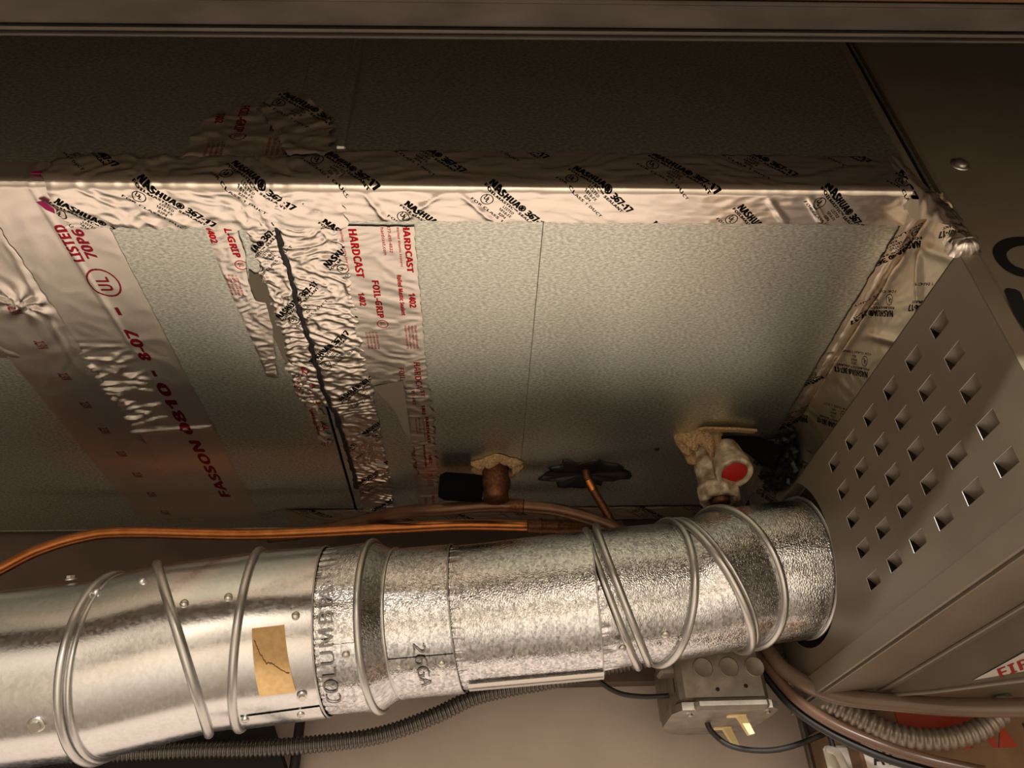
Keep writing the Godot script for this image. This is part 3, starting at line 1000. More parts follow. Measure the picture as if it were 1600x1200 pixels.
	for q in [[Vector3(-0.7694, 1.7895, -0.279), Vector3(-0.16, 0.49, 0.86)], [Vector3(-0.7255, 1.7993, -0.2766), Vector3(-0.16, 0.5, 0.85)], [Vector3(-0.674, 1.7716, -0.2667), Vector3(0.19, 0.15, 0.97)], [Vector3(-0.6352, 1.7808, -0.2758), Vector3(0.19, 0.16, 0.97)], [Vector3(-0.6195, 1.6816, -0.3515), Vector3(0.18, -0.96, 0.19)], [Vector3(-0.5686, 1.7653, -0.289), Vector3(0.2, -0.14, 0.97)], [Vector3(-0.5674, 1.6889, -0.3651), Vector3(0.18, -0.97, 0.15)]]:
		part("rivet", dome(q[0], q[1], 0.0042, 0.003), M.zinc, l)
	hex_screw(Vector3(-0.5622, 1.6995, -0.3367), Vector3(0.22, -0.86, 0.46), 0.0036, l)
	var stk := part("paper_sticker", wrap_patch(RJ, 0.0922, RB3, 0.0922, 0.80, 0.37, -14.0, -57.5, 0.0012, -0.12), M.sticker, l)
	stk.set_meta("label", "blank tan paper sticker with a torn line")
	# left pipe
	var p := thing("vent_pipe", "plain galvanized pipe with hex head screws at the left edge", "pipe")
	part("wall", skin(RB1, 0.0895, RL, 0.0895, 6), M.pipe, p)
	hex_screw(Vector3(-0.8221, 1.8205, -0.3222), Vector3(-0.09, 0.93, 0.43), 0.0045, p)
	hex_screw(Vector3(-0.7979, 1.6703, -0.3013), Vector3(0.04, -0.76, 0.65), 0.0055, p)

# ------------------------------------------------------------------ foil tapes
# base(u, v) gives [point, normal]; the foil is crumpled by folds of the given height
func tape(called: String, label: String, m: Material, base: Callable, u0: float, u1: float, v0: float, v1: float, uvf: Callable, o := {}) -> MeshInstance3D:
	var step: float = o.get("step", 0.002)
	var nu: int = o.get("nu", maxi(2, int(absf(u1 - u0) / step)))
	var nv := maxi(2, int(absf(v1 - v0) / step))
	var amp: float = o.get("amp", 0.0006)
	var fu: float = o.get("fu", 30.0)
	var fv: float = o.get("fv", 30.0)
	var sd: float = o.get("seed", 0.0)
	var rag: float = o.get("rag", 0.0008)
	var lift: float = o.get("lift", 0.0004)
	var more = o.get("more")
	var cut = o.get("cut")
	var P := PackedVector3Array()
	var U := PackedVector2Array()
	for j in nv + 1:
		for i in nu + 1:
			var a := float(i) / nu
			var b := float(j) / nv
			var u := lerpf(u0, u1, a)
			var v := lerpf(v0, v1, b)
			var ed := rag * noise_b.get_noise_2d(u * 70.0 + sd, 3.0 + roundf(b) * 9.0)
			var ed2 := rag * 1.6 * noise_b.get_noise_2d(v * 70.0 + sd, 33.0 + roundf(a) * 9.0)
			var vv := v + ed * absf(b * 2.0 - 1.0) ** 4
			var uu := u + ed2 * absf(a * 2.0 - 1.0) ** 8
			var r: Array = base.call(uu, vv)
			var nx: float = r[0].x * fu
			var ny: float = (r[0].z - r[0].y) * fv
			if o.has("corner"):
				nx = (r[0].x + r[0].y) * fu
				ny = r[0].z * fv
			var wx := noise_b.get_noise_2d(nx * 0.4 + sd * 3.0, ny * 0.4) * 0.8
			var k := 1.0 - absf(noise_b.get_noise_2d(nx + wx + sd, ny - wx + 7.0)) * 2.0
			var k2 := 1.0 - absf(noise_b.get_noise_2d(nx * 2.3 + wx + sd + 50.0, ny * 2.3 + 17.0)) * 2.0
			var h := amp * (0.65 * k + 0.35 * k2)
			if more != null:
				h += more.call(u, v)
			var edge := minf(minf(i, nu - i) / 2.0, minf(j, nv - j) / 2.0)
			h = maxf(h + amp * 0.6, 0.0) * (0.25 + 0.75 * minf(1.0, edge))
			P.append(r[0] + r[1] * (h + lift))
			U.append(uvf.call(u, v))
	var keep := PackedByteArray()
	if cut != null:
		keep.resize(nu * nv)
		for j in nv:
			for i in nu:
				keep[j * nu + i] = 0 if cut.call(lerpf(u0, u1, (i + 0.5) / nu), lerpf(v0, v1, (j + 0.5) / nv)) else 1
	var mid: Array = base.call((u0 + u1) / 2, (v0 + v1) / 2)
	return single(called, grid_mesh(nu, nv, P, U, mid[1], keep), m, label, o.get("category", "foil tape"))

# round the lower front edge of the duct: u is x, v runs from the front (negative) to the bottom (positive)
func over_edge(u: float, v: float) -> Array:
	var r := 0.0045
	var c := r * PI / 4
	if v < -c:
		return [Vector3(u, YE + r - v - c, ZE), Vector3(0, 0, 1)]
	if v > c:
		return [Vector3(u, YE, ZE - r - v + c), Vector3(0, -1, 0)]
	var f := (v + c) / (2 * c) * PI / 2
	var n := Vector3(0, -sin(f), cos(f))
	return [Vector3(u, YE + r, ZE - r) + n * r, n]

func under(u: float, v: float) -> Array:  # u is x, v is z, on the bottom of the duct
	return [Vector3(u, YE - 0.0012, v), Vector3(0, -1, 0)]

func on_front(u: float, v: float) -> Array:  # u is x, v is y, on the front of the duct
	return [Vector3(u, v, ZE + 0.0015), Vector3(0, 0, 1)]

# in the corner of duct bottom and furnace side: u is -z, v runs up the side (negative) and out over the bottom (positive)
func in_corner(u: float, v: float) -> Array:
	var x := 0.0148
	if v < 0.0:
		return [Vector3(x, YE + v, -u), Vector3(-1, 0, 0)]
	return [Vector3(x - v, YE - 0.001, -u), Vector3(0, -1, 0)]

func black_uv(u: float, v: float) -> Vector2:
	return Vector2((u + 0.6559) / PER.x, (v + 0.0073) / PER.y)

func tapes() -> void:
	# along the lower front edge
	tape("foil_tape", "shiny black-printed foil tape folded along the front edge, from the corner to the crack", M.foil_black, over_edge, -0.512, -0.004, -0.0455, 0.0345, black_uv, {"lift": 0.0016, "amp": 0.00045, "fu": 14.0, "fv": 40.0, "seed": 2.0, "more": edge_folds})
	tape("foil_tape", "crumpled black-printed foil tape along the front edge, left of the crack", M.foil_black, over_edge, -0.735, -0.495, -0.034, 0.0445, black_uv, {"amp": 0.0009, "fu": 22.0, "fv": 30.0, "seed": 9.0, "lift": 0.0024, "rag": 0.002})
	# wide foil on the left
	var wide_uv := func(u: float, v: float) -> Vector2: return Vector2((v + 0.553) / 0.62, (u + 0.80) / 0.10)
	var edge_wide := func(u: float, v: float) -> Array: return over_edge(u, ZE - v)
	tape("foil_tape", "wide pale foil strip with a line of large wine-red print", M.foil_wide, edge_wide, -0.80, -0.70, -0.545, 0.090, wide_uv, {"rag": 0.0003, "amp": 0.0003, "fu": 12.0, "fv": 10.0, "seed": 21.0, "more": wide_crumple, "step": 0.0025})
	var marks_uv := func(u: float, v: float) -> Vector2: return Vector2((v + 0.55) / 0.5, (u + 0.87) / 0.09)
	tape("foil_tape", "foil strip with a row of small red marks at the left edge", M.foil_marks, edge_wide, -0.872, -0.792, -0.535, 0.094, marks_uv, {"amp": 0.0004, "fu": 12.0, "fv": 9.0, "seed": 31.0, "lift": 0.0009, "more": left_knot, "step": 0.0025})
	tape("foil_tape", "plain foil strip at the far left edge of the duct", M.foil_plain, edge_wide, -1.05, -0.858, -0.16, 0.092, marks_uv, {"amp": 0.0009, "fu": 12.0, "fv": 9.0, "seed": 38.0, "lift": 0.0006, "step": 0.003})
	var mk := thing("marker_stain", "magenta marker smear on foil at the front edge of the duct", "stain")
	part("smear", prism(PackedVector2Array([Vector2(-0.004, -0.001), Vector2(0.001, -0.002), Vector2(0.006, 0.006), Vector2(0.004, 0.011), Vector2(-0.001, 0.007)]), Vector3(-0.742, YE - 0.0034, ZE - 0.018), Vector3(1, 0, 0), Vector3(0.15, 0, -1), Vector3(0, -1, 0), 0.0006), M.marker, mk)
	part("smear", prism(PackedVector2Array([Vector2(-0.008, -0.002), Vector2(0.003, -0.002), Vector2(0.004, 0.002), Vector2(-0.005, 0.001)]), Vector3(-0.738, YE + 0.010, ZE + 0.0022), Vector3(1, 0, 0), Vector3(0, 1, 0), Vector3(0, 0, 1), 0.0006), M.marker, mk)
	# over the joint, torn along the crack
	var joint_uv := func(u: float, v: float) -> Vector2: return Vector2((v + 0.0917) / PER.x, (u + 0.5831) / PER.y)
	var left_x := func(u: float, v: float) -> float: return lerpf(-0.584 + 0.006 * noise_a.get_noise_1d(v * 16.0) + 0.002 * noise_b.get_noise_1d(v * 70.0), crack_x(v) - 0.0016 - 0.0012 * noise_b.get_noise_1d(v * 40.0), u)
	var right_x := func(u: float, v: float) -> float: return lerpf(crack_x(v) + 0.0018 + 0.0014 * noise_b.get_noise_1d(v * 45.0 + 9.0), -0.501 + 0.0016 * noise_b.get_noise_1d(v * 60.0), u)
	tape("foil_tape", "narrow crumpled black-printed foil tape strip left of the dark crack", M.foil_black, func(u: float, v: float) -> Array: return over_edge(left_x.call(u, v), ZE - v), 0.0, 1.0, -0.25, 0.058, func(u: float, v: float) -> Vector2: return joint_uv.call(left_x.call(u, v), v), {"nu": 18, "amp": 0.0012, "fu": 26.0, "fv": 36.0, "seed": 41.0, "lift": 0.0015, "rag": 0.0, "step": 0.0014})
	tape("foil_tape", "heavily crumpled black-printed foil tape right of the dark crack", M.foil_black, func(u: float, v: float) -> Array: return over_edge(right_x.call(u, v), ZE - v), 0.0, 1.0, -0.535, 0.062, func(u: float, v: float) -> Vector2: return joint_uv.call(right_x.call(u, v), v), {"nu": 40, "amp": 0.0013, "fu": 22.0, "fv": 34.0, "seed": 47.0, "lift": 0.0013, "rag": 0.0, "step": 0.0014})
	# remnant of an older tape, and what its glue left behind
	var red_uv := func(u: float, v: float) -> Vector2: return Vector2((0.023 - v) / 0.30, (-0.440 - u) / 0.068)
	var old_uv := func(u: float, v: float) -> Vector2: return Vector2((0.023 - v) / 0.30 + 0.27, (-0.560 - u) / 0.068)
	var old_x := func(u: float, v: float) -> float: return lerpf(-0.6195 + 0.0055 * smoothstep(0.0, -0.19, v), -0.592 + 0.002 * noise_a.get_noise_1d(v * 26.0) - 0.006 * smoothstep(-0.005, -0.045, v) + 0.009 * smoothstep(-0.072, -0.075, v) - 0.012 * smoothstep(-0.10, -0.19, v), u)
	tape("foil_tape", "torn strip of old red-printed foil tape left of the crumpled joint", M.foil_red, func(u: float, v: float) -> Array: return under(old_x.call(u, v), v), 0.0, 1.0, -0.195, 0.022, func(u: float, v: float) -> Vector2: return old_uv.call(old_x.call(u, v), v), {"nu": 16, "amp": 0.0006, "fu": 24.0, "fv": 34.0, "seed": 53.0, "rag": 0.0, "step": 0.0015})
	tape("foil_tape", "shrivelled red-printed foil remnant beside the lower end of the crack", M.foil_red, under, -0.592, -0.566, -0.34, -0.17, old_uv, {"amp": 0.0016, "fu": 30.0, "fv": 60.0, "seed": 58.0, "rag": 0.003, "cut": func(u: float, v: float) -> bool: return u < -0.588 + 0.006 * noise_a.get_noise_1d(v * 30.0) + 0.012 * smoothstep(-0.17, -0.34, v)})
	var g1 := PackedVector2Array([Vector2(-0.594, -0.030), Vector2(-0.590, -0.036), Vector2(-0.5855, -0.035), Vector2(-0.584, -0.046), Vector2(-0.578, -0.050), Vector2(-0.577, -0.064), Vector2(-0.580, -0.080), Vector2(-0.574, -0.086), Vector2(-0.571, -0.115), Vector2(-0.566, -0.150), Vector2(-0.565, -0.190), Vector2(-0.571, -0.222), Vector2(-0.577, -0.210), Vector2(-0.582, -0.192), Vector2(-0.590, -0.160), Vector2(-0.592, -0.120), Vector2(-0.590, -0.090), Vector2(-0.596, -0.078), Vector2(-0.598, -0.050)])
	single("glue_residue", prism(g1, Vector3(0, YE - 0.0008, 0), Vector3(1, 0, 0), Vector3(0, 0, 1), Vector3(0, -1, 0), 0.0006), M.residue, "smooth grey glue patch beside the torn old red-printed strip", "glue")
	# red printed mastic tape
	tape("foil_tape", "flat red-printed foil tape strip right of the crumpled joint", M.foil_red, under, -0.508, -0.439, -0.218, 0.024, red_uv, {"amp": 0.0004, "fu": 16.0, "fv": 34.0, "seed": 61.0, "lift": 0.0008, "rag": 0.0004, "cut": func(u: float, v: float) -> bool: return v < -0.20 + (u + 0.47) * 0.25 + 0.005 * noise_a.get_noise_1d(u * 60.0) and u < -0.464})
	tape("foil_tape", "narrow torn red-printed foil strip running down to the black rubber sleeve", M.foil_red, under, -0.466, -0.4365, -0.545, -0.216, func(u: float, v: float) -> Vector2: return Vector2((0.023 - v) / 0.30, (-0.44 - u) / 0.068 * 1.6), {"amp": 0.0006, "fu": 16.0, "fv": 40.0, "seed": 67.0, "lift": 0.0008, "rag": 0.002})
	var g2 := PackedVector2Array([Vector2(-0.500, -0.212), Vector2(-0.466, -0.200), Vector2(-0.466, -0.33), Vector2(-0.474, -0.30), Vector2(-0.480, -0.26)])
	single("glue_residue", prism(g2, Vector3(0, YE - 0.0016, 0), Vector3(1, 0, 0), Vector3(0, 0, 1), Vector3(0, -1, 0), 0.0006), M.residue, "smooth grey glue patch under the torn end of the flat red-printed tape", "glue")
	# along the far bottom edge
	tape("foil_tape", "dull black-printed foil tape along the far bottom edge of the duct", M.foil_black_dull, under, -0.66, 0.010, -0.552, -0.512, func(u: float, v: float) -> Vector2: return Vector2(u / PER.x, -v / PER.y), {"amp": 0.0009, "fu": 24.0, "fv": 30.0, "seed": 71.0, "lift": 0.0006})
	# in the corner beside the furnace
	var corner_uv := func(u: float, v: float) -> Vector2: return Vector2((u + 0.16) / PER.x, (v + 0.055) / PER.y)
	tape("foil_tape", "dull black-printed foil tape in the corner between duct and furnace", M.foil_black_dull, in_corner, -ZE - 0.001, 0.47, -0.071, 0.020, corner_uv, {"corner": true, "amp": 0.0005, "fu": 20.0, "fv": 20.0, "seed": 81.0, "rag": 0.0008, "more": corner_folds})
	# scraps on the front
	tape("foil_tape", "dark wrinkled red-printed foil scrap on the front of the duct", M.foil_red, on_front, -0.633, -0.548, 2.03, 2.108, func(u: float, v: float) -> Vector2: return Vector2((2.108 - v) / 0.30 * 1.4 + 0.2, (-0.55 - u) / 0.068 * 0.8 + 0.1), {"amp": 0.0012, "fu": 12.0, "fv": 26.0, "seed": 91.0, "rag": 0.003, "cut": func(u: float, v: float) -> bool: return v > 2.105 - maxf(0.0, -0.615 - u) * 3.0})
	tape("foil_tape", "dark wrinkled black-printed foil scrap on the front of the duct", M.foil_black, on_front, -0.577, -0.510, 2.035, 2.128, func(u: float, v: float) -> Vector2: return Vector2(u / PER.x * 0.9, -v / PER.y), {"amp": 0.0012, "fu": 16.0, "fv": 24.0, "seed": 97.0, "lift": 0.0016, "rag": 0.003, "cut": func(u: float, v: float) -> bool: return v > 2.126 - maxf(0.0, u + 0.545) * 1.2 or u < -0.577 + (2.10 - v) * 0.5})
	# the crumpled end piece wrapped over the corner
	tape("foil_tape", "crumpled shiny foil end wrapped over the top corner beside the furnace", M.foil_black, corner_wrap, -0.008, 0.050, -0.022, 0.024, func(u: float, v: float) -> Vector2: return Vector2(u / PER.x + 0.4, v / PER.y + 0.2), {"amp": 0.0016, "fu": 26.0, "fv": 26.0, "seed": 103.0, "lift": 0.0014, "rag": 0.002, "step": 0.0014})
	var ball := lathe(Vector3(0.004, 1.932, ZE + 0.001), Vector3(0, 0, 1), [Vector2(0.011, -0.004), Vector2(0.0115, 0.002), Vector2(0.009, 0.006), Vector2(0.005, 0.008), Vector2(0.0001, 0.0085)], 40)
	single("foil_scrap", crumple(ball, 0.0035, 120.0, 5.0), M.foil_plain, "small crumpled ball of shiny foil on the corner of the furnace", "foil scrap")

func crumple(m: ArrayMesh, amp: float, freq: float, sd: float) -> ArrayMesh:
	var a := m.surface_get_arrays(0)
	var P: PackedVector3Array = a[Mesh.ARRAY_VERTEX]
	var N: PackedVector3Array = a[Mesh.ARRAY_NORMAL]
	for k in P.size():
		P[k] += N[k] * amp * (noise_r.get_noise_3dv(P[k] * freq + Vector3.ONE * sd))
	var st := SurfaceTool.new()
	a[Mesh.ARRAY_VERTEX] = P
	st.create_from_arrays(a)
	st.generate_normals()
	return st.commit()

# the foil end: front of the duct, folded at the furnace corner and down its front
func corner_wrap(u: float, v: float) -> Array:
	var f := smoothstep(0.0, 0.03, u)
	return [Vector3(-0.012 + u * 0.5, YE + 0.012 - v - u * 1.35, ZE + 0.003 - 0.02 * smoothstep(0.0, 0.03, v) * (1.0 - f)), Vector3(0, -0.6 * smoothstep(0.0, 0.02, v) * (1.0 - f), 1).normalized()]

func edge_folds(u: float, v: float) -> float:
	# a few long soft folds on the bottom flap
	var h := 0.0
	for f in [[-0.385, 0.9, 0.0016], [-0.43, -1.2, 0.0018], [-0.09, 0.8, 0.0026], [-0.125, 0.9, 0.0015], [-0.47, 0.5, 0.002]]:
		var d: float = (u - f[0]) - f[1] * (v - 0.018)
		h += f[2] * exp(-d * d / 0.000009) * smoothstep(0.002, 0.012, v)
	return h

func wide_crumple(u: float, v: float) -> float:
	var w := smoothstep(-0.12, -0.2, v) * (1.0 - smoothstep(-0.285, -0.30, v)) * (1.0 - smoothstep(-0.760, -0.738, u) * (1.0 - 0.12 * smoothstep(-0.22, -0.28, v)))
	var along := (u + v * 0.55) * 13.0
	var across := (v - u * 0.25) * 46.0
	var h := w * 0.0030 * (1.0 - absf(noise_b.get_noise_2d(along, across)) * 2.0) + w * 0.0012 * (1.0 - absf(noise_b.get_noise_2d(along * 2.0 + 9.0, across * 2.0)) * 2.0)
	var d := (v + 0.292) - (u + 0.70) * 0.12
	h += 0.003 * exp(-d * d / 0.00001)
	var d2 := (u + 0.742 + (v + 0.05) * 0.03)
	h += 0.0009 * exp(-d2 * d2 / 0.000004) * smoothstep(-0.2, -0.1, v)
	return h

func left_knot(u: float, v: float) -> float:
	var d := Vector2(u + 0.818, v + 0.075).length()
	var a := atan2(v + 0.075, u + 0.818)
	return 0.006 * exp(-d * d / 0.0004) * (0.5 + 0.5 * sin(a * 7.0)) + 0.0016 * exp(-pow((u + 0.80) - (v + 0.07) * 0.1, 2.0) / 0.000006) * smoothstep(-0.2, -0.1, v)

func corner_folds(u: float, v: float) -> float:
	var h := 0.0016 * exp(-pow(v - 0.011, 2.0) / 0.000004)
	h += 0.003 * exp(-pow(v + 0.006 + 0.006 * noise_a.get_noise_1d(u * 9.0), 2.0) / 0.00002)
	for f in [[0.085, 0.9, 0.003], [0.0, -0.7, 0.004], [-0.03, 0.6, 0.003]]:
		var d: float = (u - f[0]) - f[1] * (v + 0.035)
		h += f[2] * exp(-d * d / 0.00003) * smoothstep(-0.01, -0.03, v)
	return h

# ------------------------------------------------------------------ copper lines
func pipes() -> void:
	var c := thing("copper_line", "bright orange copper line running above the vent pipe to a dark coupling", "copper pipe")
	part("tube", tube([Vector3(-1.12, 1.78, -0.44), Vector3(-1.05, 1.845, -0.455), Vector3(-0.9973, 1.8954, -0.47), Vector3(-0.9586, 1.921, -0.47), Vector3(-0.9072, 1.9395, -0.47), Vector3(-0.8498, 1.9453, -0.47), Vector3(-0.6805, 1.9403, -0.47), Vector3(-0.5103, 1.9466, -0.47), Vector3(-0.406, 1.9505, -0.47), Vector3(-0.312, 1.9478, -0.47)], 0.0078), M.copper, c)
	var k := part("coupling", lathe(Vector3(-0.314, 1.948, -0.47), Vector3(1, -0.03, 0), [Vector2(0.0078, -0.001), Vector2(0.0102, 0), Vector2(0.0102, 0.014), Vector2(0.0118, 0.016), Vector2(0.0118, 0.019), Vector2(0.0102, 0.021), Vector2(0.0104, 0.036), Vector2(0.012, 0.038), Vector2(0.012, 0.041), Vector2(0.0104, 0.043), Vector2(0.0102, 0.062), Vector2(0.009, 0.066), Vector2(0.009, 0.13), Vector2(0.0001, 0.131)]), M.old_copper, c)
	k.set_meta("label", "dark brown soldered coupling")
	var b := thing("suction_line", "brown bent copper tube arching in front of the bright copper line", "copper pipe")
	part("tube", tube([Vector3(-0.68, 1.962, -0.525), Vector3(-0.614, 1.963, -0.512), Vector3(-0.5487, 1.9665, -0.490), Vector3(-0.4923, 1.9620, -0.455), Vector3(-0.4393, 1.9535, -0.43), Vector3(-0.3715, 1.9542, -0.42), Vector3(-0.3207, 1.9524, -0.42), Vector3(-0.2703, 1.9450, -0.42), Vector3(-0.2130, 1.9240, -0.42), Vector3(-0.17, 1.90, -0.428), Vector3(-0.14, 1.87, -0.445)], 0.0088), M.dull_copper, b)
	part("band", tube([Vector3(-0.349, 1.9546, -0.42), Vector3(-0.3345, 1.9539, -0.42), Vector3(-0.322, 1.9527, -0.42)], 0.0096), M.old_copper, b)
	# thick stub with its torn collar
	var s := thing("pipe_stub", "thick tarnished copper stub hanging from a ragged collar in the duct bottom", "copper pipe")
	part("tube", lathe(Vector3(-0.3595, YE + 0.002, -0.392), Vector3(0.0, -1, 0), [Vector2(0.0175, 0), Vector2(0.0175, 0.022), Vector2(0.0195, 0.025), Vector2(0.0195, 0.034), Vector2(0.016, 0.040), Vector2(0.0165, 0.052), Vector2(0.0001, 0.053)]), M.old_copper, s)
	single("foam_collar", ragged(Vector3(-0.356, YE - 0.002, -0.390), 0.018, 0.036, 0.008, 3.0), M.foam, "ragged tan foam collar around the thick copper stub", "foam")
	single("rubber_sleeve", lathe(Vector3(-0.3760, YE - 0.030, -0.4000), Vector3(-1, 0.08, 0.0), [Vector2(0.010, 0), Vector2(0.017, 0.001), Vector2(0.0185, 0.02), Vector2(0.0185, 0.05), Vector2(0.015, 0.057), Vector2(0.0001, 0.058)], 24), M.rubber, "black rubber insulation sleeve beside the thick copper stub", "insulation")
	# thin stub in its torn black hole
	var n := thing("pipe_stub", "thin rusty copper stub slanting out of a torn black hole", "copper pipe")
	part("tube", tube([Vector3(-0.2375, YE + 0.002, -0.405), Vector3(-0.236, YE - 0.010, -0.408), Vector3(-0.226, YE - 0.030, -0.416), Vector3(-0.2115, YE - 0.056, -0.424), Vector3(-0.206, YE - 0.07, -0.428)], 0.0056, 6, 12), M.old_copper, n)
	part("bare_end", tube([Vector3(-0.2352, YE - 0.013, -0.4090), Vector3(-0.2315, YE - 0.020, -0.4118), Vector3(-0.228, YE - 0.0265, -0.4148)], 0.0062, 6, 12), M.copper, n)
	single("torn_patch", ragged_patch(Vector3(-0.2395, YE - 0.0006, -0.414), 0.052, 0.036, 0.004, 12.0), M.mastic, "torn black sealant patch around the thin rusty stub", "sealant")
	single("dark_stain", ragged_patch(Vector3(-0.1505, YE - 0.0004, -0.352), 0.0035, 0.0035, 0.001, 16.0), M.mastic, "small dark speck on the duct bottom right of the stubs", "stain")

# a torn ring hanging under the duct
func ragged(c: Vector3, r0: float, r1: float, drop: float, sd: float) -> ArrayMesh:
	var rings := []
	var seg := 48
	var prof := [[0.0, 0.0], [0.0, 0.9], [0.25, 1.0], [0.7, 0.8], [1.0, 0.35], [1.0, -0.1]]
	for q in prof:
		var ring := PackedVector3Array()
		for k in seg + 1:
			var t := TAU * (k % seg) / seg
			var w := 1.0 + 0.34 * noise_a.get_noise_2d(cos(t) * 1.0 + sd, sin(t) * 1.0) + 0.08 * noise_b.get_noise_2d(cos(t) * 2.5 + sd, sin(t) * 2.5)
			var r := lerpf(r0, r1 * w, q[0])
			var h: float = drop * q[1] * (1.0 + 0.5 * noise_b.get_noise_2d(cos(t) * 1.2 - sd, sin(t) * 1.2))
			ring.append(c + Vector3(cos(t) * r, -h, sin(t) * r * 0.72))
		rings.append(ring)
	return loft(rings, c)

func ragged_patch(c: Vector3, rx: float, rz: float, thick: float, sd: float) -> ArrayMesh:
	var n := 44
	var rings := []
	for q in [[1.0, 0.0], [1.0, 0.5], [0.85, 1.0], [0.5, 0.6], [0.01, 0.4]]:
		var ring := PackedVector3Array()
		for k in n + 1:
			var t := TAU * (k % n) / n
			var w := 1.0 + 0.35 * noise_a.get_noise_2d(cos(t) * 1.0 + sd, sin(t) * 1.0) + 0.14 * noise_b.get_noise_2d(cos(t) * 2.4 + sd, sin(t) * 2.4)
			ring.append(c + Vector3(cos(t) * rx * w * q[0], -thick * q[1] * (1.0 + 0.7 * noise_b.get_noise_2d(cos(t) * 6.0 + q[0] * 3.0, sin(t) * 6.0 - sd)), sin(t) * rz * w * q[0]))
		rings.append(ring)
	return loft(rings, c)

# ------------------------------------------------------------------ drain fitting
func fittings() -> void:
	var t := thing("drain_tee", "grimy white plastic drain tee with a red plug under the duct", "pipe fitting")
	var e := Vector3(-0.0705, 1.9400, -0.3150)
	var ax := Vector3(0.0, -0.92, 0.38).normalized()
	part("branch", lathe(e, -ax, [Vector2(0.0165, 0.006), Vector2(0.0165, 0.0), Vector2(0.0215, 0.0), Vector2(0.0232, 0.0015), Vector2(0.0232, 0.016), Vector2(0.021, 0.019), Vector2(0.0205, 0.045), Vector2(0.012, 0.055), Vector2(0.0001, 0.056)]), M.pvc, t)
	part("plug", lathe(e - ax * 0.0035, ax, [Vector2(0.0164, -0.002), Vector2(0.0164, 0.0), Vector2(0.012, 0.0008), Vector2(0.0001, 0.0010)]), M.red, t).set_meta("label", "red plug")
	part("body", lathe(Vector3(-0.084, YE, -0.349), Vector3(0.02, -1, -0.02), [Vector2(0.019, 0.0), Vector2(0.0235, 0.002), Vector2(0.0235, 0.03), Vector2(0.0225, 0.034), Vector2(0.0225, 0.058), Vector2(0.02, 0.06), Vector2(0.0001, 0.061)]), M.pvc, t)
	var nut := part("nut", lathe(Vector3(-0.083, YE - 0.055, -0.3500), Vector3(0.02, -1, -0.02), [Vector2(0.020, 0.0), Vector2(0.0245, 0.002), Vector2(0.0255, 0.008), Vector2(0.0255, 0.018), Vector2(0.0235, 0.0225), Vector2(0.0165, 0.0225), Vector2(0.0165, 0.014), Vector2(0.0001, 0.014)], 48, 0.04, 8), M.pvc, t)
	part("outlet", lathe(Vector3(-0.083, YE - 0.064, -0.350), Vector3(0.02, -1, -0.02), [Vector2(0.0125, 0.0), Vector2(0.0125, 0.0165), Vector2(0.0001, 0.017)], 12), M.old_copper, nut)
	single("foam_collar", crumple(ragged(Vector3(-0.098, YE - 0.001, -0.330), 0.016, 0.032, 0.022, 9.0), 0.004, 26.0, 2.0), M.foam, "lumpy tan foam around the white drain tee", "foam")
	# wood-like scrap and black sealing strip beside it
	single("torn_flap", prism(PackedVector2Array([Vector2(-0.028, -0.002), Vector2(-0.02, 0.006), Vector2(0.02, 0.008), Vector2(0.046, 0.004), Vector2(0.044, -0.006), Vector2(0.02, -0.004), Vector2(-0.01, -0.007)]), Vector3(-0.082, YE - 0.003, -0.300), Vector3(1, -0.02, -0.05), Vector3(0, -0.3, 1).normalized(), Vector3(0, -1, -0.3).normalized(), 0.003), M.foam, "flat torn tan flap above the white drain tee", "foam")
	single("sealing_strip", prism(PackedVector2Array([Vector2(-0.094, 1.9925), Vector2(-0.062, 1.9955), Vector2(-0.029, 1.9935), Vector2(-0.012, 1.986), Vector2(-0.006, 1.974), Vector2(-0.022, 1.948), Vector2(-0.036, 1.958), Vector2(-0.050, 1.9735), Vector2(-0.084, 1.9825)]), Vector3(0, 0, -0.319), Vector3(1, 0, 0), Vector3(0, 1, 0), Vector3(0, 0, 1), 0.004), M.rubber, "black rubber sealing strip between drain tee and furnace", "sealing strip")
	tape("sealant_lump", "lumpy black sealant smeared in the corner above the pipe opening", M.mastic, in_corner, 0.285, 0.425, -0.052, 0.026, func(u: float, v: float) -> Vector2: return Vector2(u, v), {"corner": true, "category": "sealant", "amp": 0.006, "fu": 26.0, "fv": 30.0, "seed": 120.0, "lift": 0.002, "rag": 0.006, "cut": func(u: float, v: float) -> bool: return Vector2((u - 0.355) / 0.07, (v + 0.013) / 0.04).length() > 1.0 + 0.3 * noise_a.get_noise_2d(u * 14.0, v * 14.0)})

